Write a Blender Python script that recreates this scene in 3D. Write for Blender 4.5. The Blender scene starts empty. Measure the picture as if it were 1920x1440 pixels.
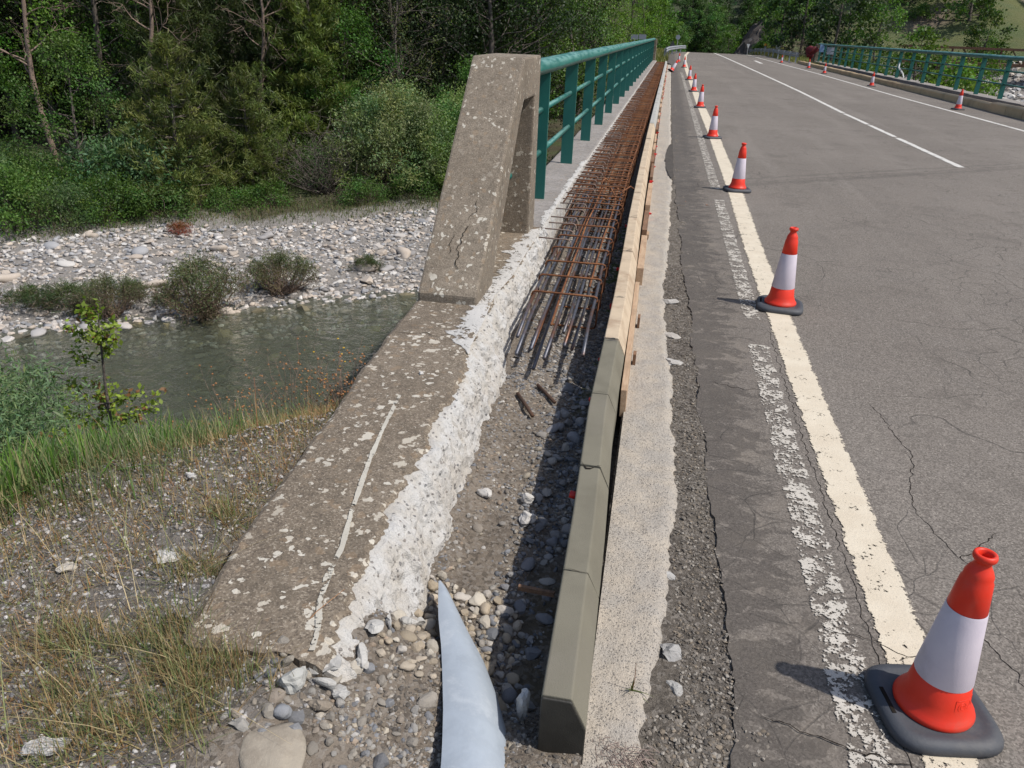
import bpy, bmesh, math, random
import numpy as np
from mathutils import Matrix, Vector
S = bpy.context.scene
COL = S.collection
# ---------------------------------------------------------------- camera, sky, sun
cam_d = bpy.data.cameras.new("camera"); cam = bpy.data.objects.new("camera", cam_d); COL.objects.link(cam)
cam_d.sensor_width = 36.0; cam_d.lens = 1444.9/1920*36; cam_d.clip_start = 0.05; cam_d.clip_end = 2000
YAW, PITCH, ROLL, CAMH = -0.169123, 0.432159, 0.0386037, 1.53167
fwd = Vector((math.sin(YAW)*math.cos(PITCH), math.cos(YAW)*math.cos(PITCH), -math.sin(PITCH)))
r0 = Vector((math.cos(YAW), -math.sin(YAW), 0)); u0 = r0.cross(fwd)
rt = math.cos(ROLL)*r0+math.sin(ROLL)*u0; up = -math.sin(ROLL)*r0+math.cos(ROLL)*u0
cam.matrix_world = Matrix(((rt.x, up.x, -fwd.x, 0), (rt.y, up.y, -fwd.y, 0), (rt.z, up.z, -fwd.z, CAMH), (0, 0, 0, 1)))
S.camera = cam
W = bpy.data.worlds.new("World"); S.world = W; W.use_nodes = True
nt = W.node_tree; bg = nt.nodes["Background"]
sky = nt.nodes.new("ShaderNodeTexSky"); sky.sky_type = 'NISHITA'; sky.sun_disc = False
TOSUN = Vector((0.35, -0.075, 0.50)).normalized()
sky.sun_elevation = math.asin(TOSUN.z); sky.sun_rotation = math.atan2(TOSUN.x, TOSUN.y)
sky.air_density = 1.0; sky.dust_density = 1.5; sky.ozone_density = 1.0
nt.links.new(sky.outputs[0], bg.inputs[0]); bg.inputs[1].default_value = 0.125
sd = bpy.data.lights.new("sun", 'SUN'); sun = bpy.data.objects.new("sun", sd); COL.objects.link(sun)
sd.energy = 3.9; sd.angle = math.radians(0.9); sd.color = (1.0, 0.955, 0.89)
sun.rotation_euler = TOSUN.to_track_quat('Z', 'Y').to_euler()
S.view_settings.view_transform = 'Standard'; S.view_settings.look = 'None'
S.view_settings.exposure = 0.14; S.view_settings.gamma = 1.0; S.view_settings.use_curve_mapping = False
S.render.engine = 'CYCLES'
S.cycles.max_bounces = 6; S.cycles.diffuse_bounces = 3; S.cycles.glossy_bounces = 2
S.cycles.transmission_bounces = 4; S.cycles.transparent_max_bounces = 12
S.cycles.use_denoising = True

# ---------------------------------------------------------------- helpers
rng = np.random.default_rng(11)
def _hash(i, j, s):
    n = (i*374761393+j*668265263+s*974711) & 0x7fffffff
    n = ((n ^ (n >> 13))*1274126177) & 0x7fffffff
    return ((n ^ (n >> 16)) & 0xffff)/65535.0
def vnoise(x, y, f=1.0, s=0):
    x = np.asarray(x, float)*f; y = np.asarray(y, float)*f
    xi = np.floor(x).astype(np.int64); yi = np.floor(y).astype(np.int64)
    u = x-xi; v = y-yi; u = u*u*(3-2*u); v = v*v*(3-2*v)
    a = _hash(xi, yi, s); b = _hash(xi+1, yi, s); c = _hash(xi, yi+1, s); d = _hash(xi+1, yi+1, s)
    return (a*(1-u)+b*u)*(1-v)+(c*(1-u)+d*u)*v-.5
def fbm(x, y, f=1.0, s=0, o=4):
    r = 0; a = 1
    for k in range(o): r = r+a*vnoise(x, y, f*2**k, s+k*17); a *= .5
    return r
def sm(t): t = np.clip(t, 0, 1); return t*t*(3-2*t)
def dnf(x,y): return (x+1.6)*-.71+(y-1.97)*.70
def h(x,y):
    x=np.asarray(x,float);y=np.asarray(y,float)
    w=-.58*x+.81*y
    dn=dnf(x,y)
    t=np.clip(dn/7.5,0,1)
    bank=.155-4.2*(1-(1-t)**1.12)+.10*fbm(x,y,1.2,3)*sm((dn+.2)/1)+.03*fbm(x,y,3,5)
    # right of the bridge the bank follows the river direction
    tr=np.clip((w-2)/8,0,1); bankr=-.1-4.0*(1-(1-tr)**1.35)
    bank=np.where(x>4.5,bankr,bank)
    bar=np.where(w<12.6,-4.0,np.where(w<14.85,-4.0+.5*sm((w-12.6)/2.25),-3.5+.065*np.minimum(w-14.85,9)))
    bar=bar+.09*fbm(x,y,.5,9)*sm((w-15)/2)+.03*fbm(x,y,2.2,11)
    z=np.maximum(bank,bar)
    z=z+.30*np.clip(w-36,0,60)*sm((-3-x)/8)+.5*fbm(x,y,.15,21)*sm((w-24)/8)
    # far approach embankment
    f=y-(47.5+.73*(x+.9)); yr=np.where(y>85,-.02*(y-85),0)
    emb=-.09+yr-.5*np.clip(np.abs(x-4.6)-6.6,0,40)-1.3*np.clip(-f,0,9)
    z=np.maximum(z,emb)
    # near approach
    nr=(x>-.95)&(y<7.6+.73*x)&(x<11)
    z=np.where(nr,-.09,z)
    # spur, meadow, far hill
    spur=15*np.exp(-((x-27-.1*(y-120))/11.5)**2-((y-122)/24)**2)
    mead=.17*np.clip(y-70,0,200)*sm((x-24)/14)
    z=z+spur*sm((x-9)/3)+mead*1.0+.5*np.clip(y-175,0,150)*(1+.25*fbm(x,y,.02,31))
    return z

def props(o, label=None, cat=None, group=None, kind=None):
    if label: o['label'] = label
    if cat: o['category'] = cat
    if group: o['group'] = group
    if kind: o['kind'] = kind
    return o
def make_mesh(name, V, Fs, mats, smooth=False, col=None, midx=None):
    """V (n,3); Fs list of (m,k) int arrays; mats list or a material"""
    V = np.asarray(V, np.float32)
    if not isinstance(Fs, (list, tuple)) or (len(Fs) and np.asarray(Fs[0]).ndim == 1): Fs = [np.asarray(Fs)]
    Fs = [np.asarray(f, np.int32) for f in Fs if len(f)]
    me = bpy.data.meshes.new(name)
    me.vertices.add(len(V)); me.vertices.foreach_set('co', V.ravel())
    nl = sum(f.size for f in Fs); npoly = sum(len(f) for f in Fs)
    me.loops.add(nl); me.polygons.add(npoly)
    me.loops.foreach_set('vertex_index', np.concatenate([f.ravel() for f in Fs]))
    tot = np.concatenate([np.full(len(f), f.shape[1], np.int32) for f in Fs])
    st = np.concatenate([[0], np.cumsum(tot)[:-1]]).astype(np.int32)
    me.polygons.foreach_set('loop_start', st); me.polygons.foreach_set('loop_total', tot)
    if midx is not None: me.polygons.foreach_set('material_index', np.asarray(midx, np.int32))
    me.polygons.foreach_set('use_smooth', np.full(npoly, bool(smooth)))
    me.update(calc_edges=True); me.validate()
    if col is not None:
        c = np.asarray(col, np.float32)
        if c.shape[1] == 3: c = np.hstack([c, np.ones((len(c), 1), np.float32)])
        at = me.attributes.new('Col', 'FLOAT_COLOR', 'POINT'); at.data.foreach_set('color', c.ravel())
    for m in (mats if isinstance(mats, (list, tuple)) else [mats]): me.materials.append(m)
    return me
def empty(name, loc, label=None, cat=None, group=None, rotz=0.0):
    o = bpy.data.objects.new(name, None); COL.objects.link(o); o.location = loc; o.rotation_euler = (0, 0, rotz)
    o.empty_display_size = .1
    return props(o, label, cat, group)
def ob(name, me, parent=None, loc=(0, 0, 0), **k):
    o = bpy.data.objects.new(name, me); COL.objects.link(o); o.location = loc
    if parent is not None: o.parent = parent
    return props(o, **k)
class B:
    """collects shapes in world coordinates and makes one mesh; built relative to a parent's location"""
    def __init__(s): s.V = []; s.F = {}; s.n = 0; s.C = []
    def add(s, V, F, c=None):
        V = np.asarray(V, float); s.V.append(V)
        for f in (F if isinstance(F, list) and len(F) and np.asarray(F[0]).ndim == 2 else [F]):
            f = np.asarray(f)
            if len(f): s.F.setdefault(f.shape[1], []).append(f+s.n)
        s.C.append(np.tile(np.asarray(c if c is not None else (1, 1, 1), float), (len(V), 1)) if np.ndim(c) < 2 else np.asarray(c))
        s.n += len(V); return s
    def box(s, c, size, rz=0, c_=None, jit=0):
        x, y, z = [d/2 for d in size]
        V = np.array([[i, j, k] for i in (-x, x) for j in (-y, y) for k in (-z, z)])
        if jit: V = V+rng.uniform(-jit, jit, V.shape)
        if rz: ca, sa = math.cos(rz), math.sin(rz); V = V@np.array([[ca, sa, 0], [-sa, ca, 0], [0, 0, 1]])
        return s.add(V+np.array(c), np.array([[0, 1, 3, 2], [4, 6, 7, 5], [0, 4, 5, 1], [2, 3, 7, 6], [0, 2, 6, 4], [1, 5, 7, 3]]), c_)
    def tube(s, P, r, n=8, c=None, cap=True):
        V, F, caps = tube(P, r, n)
        s.add(V, F if not cap else [F], c)
        if cap:
            for cp in caps: s.F.setdefault(len(cp), []).append(np.array([cp])+s.n-len(V))
        return s
    def mesh(s, name, mat, off=(0, 0, 0), smooth=False, col=False):
        V = np.concatenate(s.V)-np.array(off)
        return make_mesh(name, V, [np.concatenate(f) for f in s.F.values()], mat, smooth, np.concatenate(s.C) if col else None)
    def build(s, name, mat, parent=None, smooth=False, col=False, bevel=0, loc=None, **k):
        off = np.array(parent.location) if parent is not None and loc is None else np.array(loc if loc is not None else (0, 0, 0))
        o = ob(name, s.mesh(name, mat, off, smooth, col), parent, (0, 0, 0) if parent is not None else tuple(off), **k)
        if bevel:
            m = o.modifiers.new('bevel', 'BEVEL'); m.width = bevel; m.segments = 2; m.limit_method = 'ANGLE'
        return o
def tube(P, r, n=8):
    P = np.asarray(P, float); m = len(P); r = np.broadcast_to(np.asarray(r, float), (m,))
    T = np.gradient(P, axis=0); T /= np.linalg.norm(T, axis=1)[:, None]+1e-9
    ref = np.array([0, 0, 1.0]) if abs(T[0, 2]) < .9 else np.array([1.0, 0, 0])
    A = np.cross(T, ref); A /= np.linalg.norm(A, axis=1)[:, None]+1e-9; Bn = np.cross(T, A)
    a = np.linspace(0, 2*np.pi, n, endpoint=False)
    V = P[:, None, :]+r[:, None, None]*(np.cos(a)[None, :, None]*A[:, None, :]+np.sin(a)[None, :, None]*Bn[:, None, :])
    i = np.arange(m-1)[:, None]*n; j = np.arange(n)[None, :]; k = (j+1) % n
    F = np.stack([i+j, i+k, i+n+k, i+n+j], -1).reshape(-1, 4)
    return V.reshape(-1, 3), F, [np.arange(n)[::-1], np.arange(n)+(m-1)*n]
def grid(P):
    """P (a,b,3) -> V,F quads"""
    a, b = P.shape[:2]; i = np.arange(a-1)[:, None]*b+np.arange(b-1)[None, :]
    return P.reshape(-1, 3), np.stack([i, i+b, i+b+1, i+1], -1).reshape(-1, 4)
def lathe(prof, n=40):
    prof = np.array(prof, float); a = np.linspace(0, 2*np.pi, n, endpoint=False); m = len(prof)
    V = np.stack([prof[:, 0, None]*np.cos(a), prof[:, 0, None]*np.sin(a), np.repeat(prof[:, 1, None], n, 1)], -1).reshape(-1, 3)
    i = np.arange(m-1)[:, None]*n; j = np.arange(n)[None]; k = (j+1) % n
    return V, np.stack([i+j, i+k, i+n+k, i+n+j], -1).reshape(-1, 4)
def prism_yz(prof, x0, x1):
    """closed polygon prof [(y,z)..] extruded along x"""
    n = len(prof); V = [(x0, y, z) for y, z in prof]+[(x1, y, z) for y, z in prof]
    F4 = np.array([[i, (i+1) % n, n+(i+1) % n, n+i] for i in range(n)])
    return np.array(V, float), F4, [list(range(n))[::-1], list(range(n, 2*n))]
def prism_xz(prof, y0, y1, nj=0):
    n = len(prof); V = [(x, y0, z) for x, z in prof]+[(x, y1, z) for x, z in prof]
    F4 = np.array([[i, n+i, n+(i+1) % n, (i+1) % n] for i in range(n)])
    return np.array(V, float), F4, [list(range(n)), list(range(n, 2*n))[::-1]]
def add_prism(b, pr):
    V, F, caps = pr; base = b.n; b.add(V, F)
    for c in caps: b.F.setdefault(len(c), []).append(np.array([c])+base)
ICO = {}
def ico(sub):
    if sub not in ICO:
        bm = bmesh.new(); bmesh.ops.create_icosphere(bm, subdivisions=sub, radius=1)
        V = np.array([v.co[:] for v in bm.verts]); F = np.array([[v.index for v in f.verts] for f in bm.faces]); bm.free(); ICO[sub] = (V, F)
    return ICO[sub]
def stone_shape(sub, seed, rough=.25, angular=False):
    V, F = ico(sub); r = np.random.default_rng(seed)
    if angular:   # cut by random planes for broken faces
        V = V.copy()
        for k in range(9):
            n = r.normal(size=3); n /= np.linalg.norm(n); d = r.uniform(.45, .8)
            t = np.maximum(V@n-d, 0); V = V-t[:, None]*n
    D = np.ones(len(V))
    for k in range(5):
        n = r.normal(size=3)*1.6; D = D+rough/2.2*np.sin(V@n+r.uniform(0, 6))
    return V*D[:, None], F
def scatter_stones(n, pos, size, sub=1, flat=.6, rough=.25, angular=False, cols=None, seed=0, embed=.25, tilt=.35):
    """one merged array of n stones"""
    r = np.random.default_rng(seed); K = 10
    shapes = [stone_shape(sub, seed*31+k, rough, angular) for k in range(K)]; F0 = shapes[0][1]; nv = len(shapes[0][0])
    SV = np.stack([s[0] for s in shapes])[r.integers(0, K, n)]
    sc = size[:, None]*np.stack([r.uniform(.8, 1.35, n), r.uniform(.65, 1.05, n), flat*r.uniform(.6, 1.25, n)], 1)
    V = SV*sc[:, None, :]
    a = r.uniform(0, 6.283, n); t = r.normal(0, tilt, n)
    ca, sa, ct, st = np.cos(a), np.sin(a), np.cos(t), np.sin(t)
    x = V[..., 0]; y = V[..., 1]*ct[:, None]-V[..., 2]*st[:, None]; z = V[..., 1]*st[:, None]+V[..., 2]*ct[:, None]
    V = np.stack([x*ca[:, None]-y*sa[:, None], x*sa[:, None]+y*ca[:, None], z], -1)
    V = V+pos[:, None, :]; V[..., 2] += (sc[:, 2]*(1-2*embed))[:, None]
    F = (F0[None]+(np.arange(n)*nv)[:, None, None]).reshape(-1, 3)
    C = np.repeat(cols, nv, 0) if cols is not None else None
    return V.reshape(-1, 3), F, C
def pick(pal, n, r, var=.12):
    pal = np.array(pal); c = pal[r.integers(0, len(pal), n)]*(1+r.normal(0, var, n))[:, None]
    return np.clip(c, .01, .85)

# ---------------------------------------------------------------- material helpers
class G:
    def __init__(s, name):
        s.m = bpy.data.materials.new(name); s.m.use_nodes = True; s.t = s.m.node_tree
        s.b = s.t.nodes["Principled BSDF"]; s.out = s.t.nodes["Material Output"]
        s.tc = s.t.nodes.new("ShaderNodeTexCoord")
    def n(s, ty, **k):
        x = s.t.nodes.new("ShaderNode"+ty)
        for a, v in k.items():
            if a in ('a', 'b_', 'c'): continue
            setattr(x, a, v)
        return x
    def l(s, a, b): s.t.links.new(a, b)
    def val(s, sock, v):
        if isinstance(v, bpy.types.NodeSocket): s.l(v, sock)
        elif isinstance(v, (tuple, list)): sock.default_value = tuple(v)+(1,) if len(v) == 3 and sock.type == 'RGBA' else tuple(v)
        else: sock.default_value = v
    def noise(s, scale, detail=4, rough=.55, vec=None, dist=0, map_=None):
        x = s.n("TexNoise"); x.inputs['Scale'].default_value = scale; x.inputs['Detail'].default_value = detail
        x.inputs['Roughness'].default_value = rough; x.inputs['Distortion'].default_value = dist
        s.l(vec if vec is not None else s.tc.outputs['Object'], x.inputs['Vector']); return x.outputs['Fac']
    def noisec(s, scale, detail=3):
        x = s.n("TexNoise"); x.inputs['Scale'].default_value = scale; x.inputs['Detail'].default_value = detail
        s.l(s.tc.outputs['Object'], x.inputs['Vector']); return x.outputs['Color']
    def vor(s, scale, feature='F1', vec=None, rand=1, out='Distance'):
        x = s.n("TexVoronoi"); x.feature = feature; x.inputs['Scale'].default_value = scale
        x.inputs['Randomness'].default_value = rand
        s.l(vec if vec is not None else s.tc.outputs['Object'], x.inputs['Vector']); return x.outputs[out]
    def math(s, op, a, b=0.0, c=None, clamp=False):
        x = s.n("Math"); x.operation = op; x.use_clamp = clamp; s.val(x.inputs[0], a); s.val(x.inputs[1], b)
        if c is not None: s.val(x.inputs[2], c)
        return x.outputs[0]
    def ramp(s, f, lo, hi, smooth=True):
        x = s.n("MapRange"); x.clamp = True; x.interpolation_type = 'SMOOTHSTEP' if smooth else 'LINEAR'
        s.val(x.inputs[0], f); s.val(x.inputs[1], lo); s.val(x.inputs[2], hi); return x.outputs[0]
    def mix(s, f, a, b, mode='MIX'):
        x = s.n("Mix"); x.data_type = 'RGBA'; x.blend_type = mode
        s.val(x.inputs[0], f); s.val(x.inputs[6], a); s.val(x.inputs[7], b); return x.outputs[2]
    def warp(s, scale, amt, vec=None):
        nz = s.n("TexNoise"); nz.inputs['Scale'].default_value = scale; nz.inputs['Detail'].default_value = 3
        s.l(vec or s.tc.outputs['Object'], nz.inputs['Vector'])
        v = s.n("VectorMath"); v.operation = 'SUBTRACT'; s.l(nz.outputs['Color'], v.inputs[0]); v.inputs[1].default_value = (.5, .5, .5)
        w = s.n("VectorMath"); w.operation = 'SCALE'; s.l(v.outputs[0], w.inputs[0]); w.inputs['Scale'].default_value = amt
        a = s.n("VectorMath"); a.operation = 'ADD'; s.l(vec or s.tc.outputs['Object'], a.inputs[0]); s.l(w.outputs[0], a.inputs[1]); return a.outputs[0]
    def sep(s, vec=None):
        x = s.n("SeparateXYZ"); s.l(vec or s.tc.outputs['Object'], x.inputs[0]); return x.outputs
    def scalev(s, sc, vec=None):
        x = s.n("VectorMath"); x.operation = 'MULTIPLY'; s.l(vec or s.tc.outputs['Object'], x.inputs[0]); x.inputs[1].default_value = sc; return x.outputs[0]
    def bump(s, hgt, strength=.5, dist=.01, prev=None):
        x = s.n("Bump"); x.inputs['Strength'].default_value = strength; x.inputs['Distance'].default_value = dist
        s.val(x.inputs['Height'], hgt)
        if prev is not None: s.l(prev, x.inputs['Normal'])
        s.l(x.outputs[0], s.b.inputs['Normal']); return x.outputs[0]
    def attr(s, name='Col'):
        x = s.n("Attribute"); x.attribute_name = name; return x.outputs['Color']
    def objcol(s): return s.n("ObjectInfo").outputs['Color']
    def objrand(s): return s.n("ObjectInfo").outputs['Random']
    def fin(s, col, rough=.85, spec=.3, metal=0.0, alpha=None):
        s.val(s.b.inputs['Base Color'], col); s.val(s.b.inputs['Roughness'], rough)
        s.b.inputs['Specular IOR Level'].default_value = spec; s.val(s.b.inputs['Metallic'], metal)
        if alpha is not None: s.val(s.b.inputs['Alpha'], alpha)
        return s.m

def m_asphalt():
    g = G("asphalt"); X = g.sep()
    big = g.noise(.35, 4); mid = g.noise(3.2, 5, .6); fine = g.noise(160, 3, .7); agg = g.vor(190, out='Color')
    ags = g.n("SeparateColor"); g.l(agg, ags.inputs[0])
    c = g.mix(g.ramp(big, .35, .7), (.128, .110, .093), (.176, .153, .131))
    c = g.mix(g.math('MULTIPLY', g.ramp(mid, .45, .75), .5), c, (.125, .112, .10))
    streak = g.noise(1.0, 4, .6, vec=g.scalev((1.6, .12, 1)))
    c = g.mix(g.math('MULTIPLY', g.ramp(streak, .48, .70), .5), c, (.235, .208, .18))
    c = g.mix(.40, c, g.mix(g.ramp(ags.outputs[0], .05, .95), (.05, .044, .038), (.30, .265, .23)))
    c = g.mix(g.math('MULTIPLY', g.ramp(ags.outputs[1], .93, .97), .5), c, (.38, .34, .29))
    blot = g.noise(1.7, 6, .7, vec=g.warp(3, .3)); c = g.mix(g.math('MULTIPLY', g.ramp(blot, .52, .66), .35), c, (.09, .078, .067))
    c = g.mix(g.math('MULTIPLY', g.ramp(fine, .5, .8), .3), c, (.3, .28, .25))
    # left shoulder: darker wet looking blotches beside the broken edge, scuffed paler patches
    bl = g.noise(7.5, 6, .68, vec=g.scalev((.9, 1.6, 1), g.warp(12, .10)))
    edge = g.math('SUBTRACT', 1.0, g.ramp(X[0], .38, .62))
    dark = g.ramp(g.math('ADD', bl, g.math('MULTIPLY', edge, .17)), .56, .62)
    dark = g.math('MULTIPLY', dark, g.math('SUBTRACT', 1.0, g.ramp(X[0], .55, .8)))
    dust = g.math('MULTIPLY', g.ramp(g.noise(5, 5, .65), .45, .7), g.math('SUBTRACT', 1.0, g.ramp(X[0], .5, .75)))
    c = g.mix(g.math('MULTIPLY', g.math('SUBTRACT', 1.0, g.ramp(X[0], .6, .8)), .30), c, (.095, .082, .070))
    c = g.mix(g.math('MULTIPLY', dust, .55), c, (.21, .18, .148))
    c = g.mix(g.math('MULTIPLY', dark, .52), c, (.052, .044, .037))
    # cracks
    w = g.warp(2.2, .22)
    e1 = g.vor(.75, 'DISTANCE_TO_EDGE', g.warp(1.3, .5)); e2 = g.vor(5.5, 'DISTANCE_TO_EDGE', w)
    alli = g.math('MULTIPLY', g.ramp(g.noise(.55, 3), .47, .57), g.math('SUBTRACT', 1.0, g.ramp(e2, .005, .022)))
    l1 = g.math('MULTIPLY', g.math('SUBTRACT', 1.0, g.ramp(e1, .0008, .0035)), g.ramp(g.noise(.9, 3), .47, .58))
    cr = g.math('MAXIMUM', g.math('MULTIPLY', alli, .75), l1)
    # tar filled skew joints at both ends of the deck
    for off, wd in ((8.55, .09), (8.95, .05), (8.72, .03)):
        d = g.math('SUBTRACT', X[1], g.math('ADD', g.math('MULTIPLY', X[0], .73), off))
        d = g.math('ABSOLUTE', g.math('ADD', d, g.math('MULTIPLY', g.math('SUBTRACT', g.noise(5, 4), .5), .3)))
        cr = g.math('MAXIMUM', cr, g.math('MULTIPLY', g.math('SUBTRACT', 1.0, g.ramp(d, wd*.2, wd*1.7)), .42))
    c = g.mix(g.math('MULTIPLY', cr, .58), c, (.04, .036, .032))
    hgt = g.math('SUBTRACT', g.math('ADD', g.math('MULTIPLY', fine, .5), g.math('MULTIPLY', ags.outputs[0], .4)), cr)
    g.bump(hgt, .55, .004)
    return g.fin(c, g.math('SUBTRACT', .92, g.math('MULTIPLY', dark, .2)), .25)
def m_paint(name, c0, c1, wear, scale=38, seed=0, stretch=(1, 1, 1)):
    g = G(name); v = g.scalev(stretch)
    n1 = g.noise(scale, 5, .7, vec=v); n2 = g.noise(scale*.16, 5, .7, vec=v); fine = g.noise(230, 2)
    UV = g.sep(g.tc.outputs['UV'])
    ed = g.math('ABSOLUTE', g.math('SUBTRACT', UV[0], .5))
    k = g.math('ADD', g.math('MULTIPLY', n1, .55), g.math('MULTIPLY', n2, .6))
    k = g.math('SUBTRACT', k, g.math('MULTIPLY', g.ramp(ed, .36, .5), .16))
    al = g.ramp(k, wear, wear+.03)
    c = g.mix(g.ramp(g.noise(8, 5), .3, .75), c0, c1); c = g.mix(g.math('MULTIPLY', g.ramp(fine, .5, .75), .35), c, (.2, .18, .15))
    g.bump(n1, .3 if scale < 75 or wear < .45 else .9, .002 if name != 'spalled_white_skin' else .008)
    return g.fin(c, .8, .2, alpha=al)
def m_old_concrete(name, base, dark, lichen=.55, speck=1.0):
    g = G(name)
    n1 = g.noise(2.3, 6, .6); n2 = g.noise(22, 5, .7); n3 = g.noise(150, 3, .7)
    c = g.mix(g.ramp(n1, .3, .7), dark, base); c = g.mix(g.math('MULTIPLY', g.ramp(n2, .42, .68), .65), c, [v*.52 for v in base])
    vc = g.n("SeparateColor"); g.l(g.vor(210, out='Color', vec=g.warp(90, .006)), vc.inputs[0]); r = vc.outputs[0]
    c = g.mix(g.math('MULTIPLY', g.ramp(r, .72, .95), .42*speck), c, (.45, .385, .30))
    c = g.mix(g.math('MULTIPLY', g.ramp(r, .28, .05), .6*speck), c, (.075, .06, .05))
    c = g.mix(g.math('MULTIPLY', g.ramp(g.noise(75, 5, .75), .55, .68), .45), c, (.09, .07, .055))
    c = g.mix(g.math('MULTIPLY', g.ramp(g.noise(48, 5, .75), .58, .70), .4), c, (.40, .35, .28))
    bc = g.n("SeparateColor"); g.l(g.vor(42, out='Color', vec=g.warp(60, .012)), bc.inputs[0])
    c = g.mix(g.math('MULTIPLY', g.ramp(bc.outputs[1], .93, .97), .35), c, (.30, .21, .13))
    # lichen spots of uneven size
    wv = g.warp(34, .06)
    d = g.vor(11, vec=wv); lr = g.n("SeparateColor"); g.l(g.vor(11, out='Color', vec=wv), lr.inputs[0])
    thr = g.math('MULTIPLY', g.math('SUBTRACT', lr.outputs[0], lichen), .50)
    sp = g.ramp(g.math('SUBTRACT', thr, d), .0, .03)
    d2 = g.vor(34, vec=wv); lr2 = g.n("SeparateColor"); g.l(g.vor(34, out='Color', vec=wv), lr2.inputs[0])
    sp2 = g.ramp(g.math('SUBTRACT', g.math('MULTIPLY', g.math('SUBTRACT', lr2.outputs[0], lichen+.04), .95), d2), .0, .05)
    s_ = g.math('MULTIPLY', g.math('MAXIMUM', sp, sp2), g.ramp(g.noise(2.1, 4), .30, .50))
    stn = g.noise(3.2, 6, .7, vec=g.scalev((1.6, 1, .5))); c = g.mix(g.math('MULTIPLY', g.ramp(stn, .52, .70), .40), c, [v*.45 for v in base])
    c = g.mix(g.math('MULTIPLY', s_, .85), c, g.mix(g.ramp(lr.outputs[1], .3, .7), (.58, .54, .46), (.50, .45, .37)))
    hgt = g.math('ADD', g.math('MULTIPLY', n3, .6), g.math('ADD', g.math('MULTIPLY', n2, .7), g.math('MULTIPLY', r, .3)))
    g.bump(hgt, .8, .006)
    return g.fin(c, .93, .2)
def m_broken(name, base, scale=42, dens=.8, warm=(.62, .57, .49)):
    g = G(name)
    wv = g.warp(30, .02); vc = g.n("SeparateColor"); g.l(g.vor(scale, out='Color', vec=wv), vc.inputs[0]); d = g.vor(scale, vec=wv)
    n1 = g.noise(9, 5, .6); n2 = g.noise(70, 4, .7); n3 = g.noise(190, 3, .7)
    c = g.mix(g.ramp(n1, .35, .65), base, warm); c = g.mix(g.math('MULTIPLY', g.ramp(n3, .52, .72), .45), c, [v*.45 for v in base])
    c = g.mix(g.math('MULTIPLY', g.ramp(n2, .55, .72), .35), c, [v*.6 for v in base])
    st = g.math('MULTIPLY', g.ramp(vc.outputs[0], dens, dens+.05), g.math('SUBTRACT', 1.0, g.ramp(d, .3, .42)))
    c = g.mix(g.math('MULTIPLY', st, .8), c, g.mix(vc.outputs[1], (.11, .115, .125), (.27, .23, .20)))
    g.bump(g.math('ADD', g.math('ADD', g.math('MULTIPLY', n2, .9), g.math('MULTIPLY', n3, .6)), g.math('MULTIPLY', st, .5)), 1.0, .008)
    return g.fin(c, .95, .15)
def m_dirt(name, a, b_, c3, fscale=120, peb=True):
    g = G(name); n1 = g.noise(1.1, 5); n2 = g.noise(14, 5, .65); n3 = g.noise(fscale, 4, .75)
    c = g.mix(g.ramp(n1, .35, .65), a, b_); c = g.mix(g.math('MULTIPLY', g.ramp(n2, .4, .7), .7), c, c3)
    vc = g.n("SeparateColor"); g.l(g.vor(95, out='Color', vec=g.warp(40, .01)), vc.inputs[0])
    if peb:
        c = g.mix(g.math('MULTIPLY', g.ramp(vc.outputs[0], .55, .9), .55), c, (.30, .27, .235))
        c = g.mix(g.math('MULTIPLY', g.ramp(vc.outputs[0], .3, .05), .55), c, (.06, .052, .045))
    g.bump(g.math('ADD', g.math('ADD', n3, g.math('MULTIPLY', n2, .6)), g.math('MULTIPLY', vc.outputs[0], .6)), 1.0, .010)
    return g.fin(c, .97, .1)
def m_ground():
    g = G("ground_cover"); c = g.attr()
    n2 = g.noise(7, 6, .65); n3 = g.noise(60, 5, .75)
    c = g.mix(g.math('MULTIPLY', g.ramp(n2, .38, .7), .5), c, g.mix(.5, c, (.03, .03, .02)))
    vc = g.n("SeparateColor"); g.l(g.vor(75, out='Color'), vc.inputs[0])
    c = g.mix(g.math('MULTIPLY', g.ramp(vc.outputs[0], .5, .95), .32), c, (.34, .31, .28))
    c = g.mix(g.math('MULTIPLY', g.ramp(vc.outputs[0], .35, .05), .4), c, (.05, .045, .04))
    g.bump(g.math('ADD', n3, g.math('ADD', n2, vc.outputs[0])), 1.0, .02)
    return g.fin(c, .97, .1)
def m_stone(name, use_obj=False, rough=.85):
    g = G(name); base = g.objcol() if use_obj else g.attr()
    n1 = g.noise(26, 5, .7); n2 = g.noise(140, 3, .7)
    c = g.mix(g.math('MULTIPLY', g.ramp(n1, .4, .68), .45), base, g.mix(1.0, base, (.55, .52, .5), 'MULTIPLY'))
    c = g.mix(g.math('MULTIPLY', g.ramp(n2, .55, .75), .3), c, g.mix(1.0, base, (1.5, 1.5, 1.5), 'MULTIPLY'))
    g.bump(g.math('ADD', n1, g.math('MULTIPLY', n2, .4)), .55, .006)
    return g.fin(c, rough, .25)
def m_leaf(name, trans=.32):
    g = G(name); oc = g.objcol(); a = g.attr()
    c = g.mix(1.0, a, oc, 'MULTIPLY'); n = g.noise(1.1, 2)
    c = g.mix(1.0, c, g.mix(n, (.6, .68, .7), (1.35, 1.28, 1.2)), 'MULTIPLY')
    g.fin(c, .55, .35)
    tr = g.n("BsdfTranslucent"); g.l(g.mix(1.0, c, (1.25, 1.35, .7), 'MULTIPLY'), tr.inputs[0])
    ms = g.n("MixShader"); ms.inputs[0].default_value = trans
    g.l(g.b.outputs[0], ms.inputs[1]); g.l(tr.outputs[0], ms.inputs[2]); g.l(ms.outputs[0], g.out.inputs[0])
    return g.m
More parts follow.
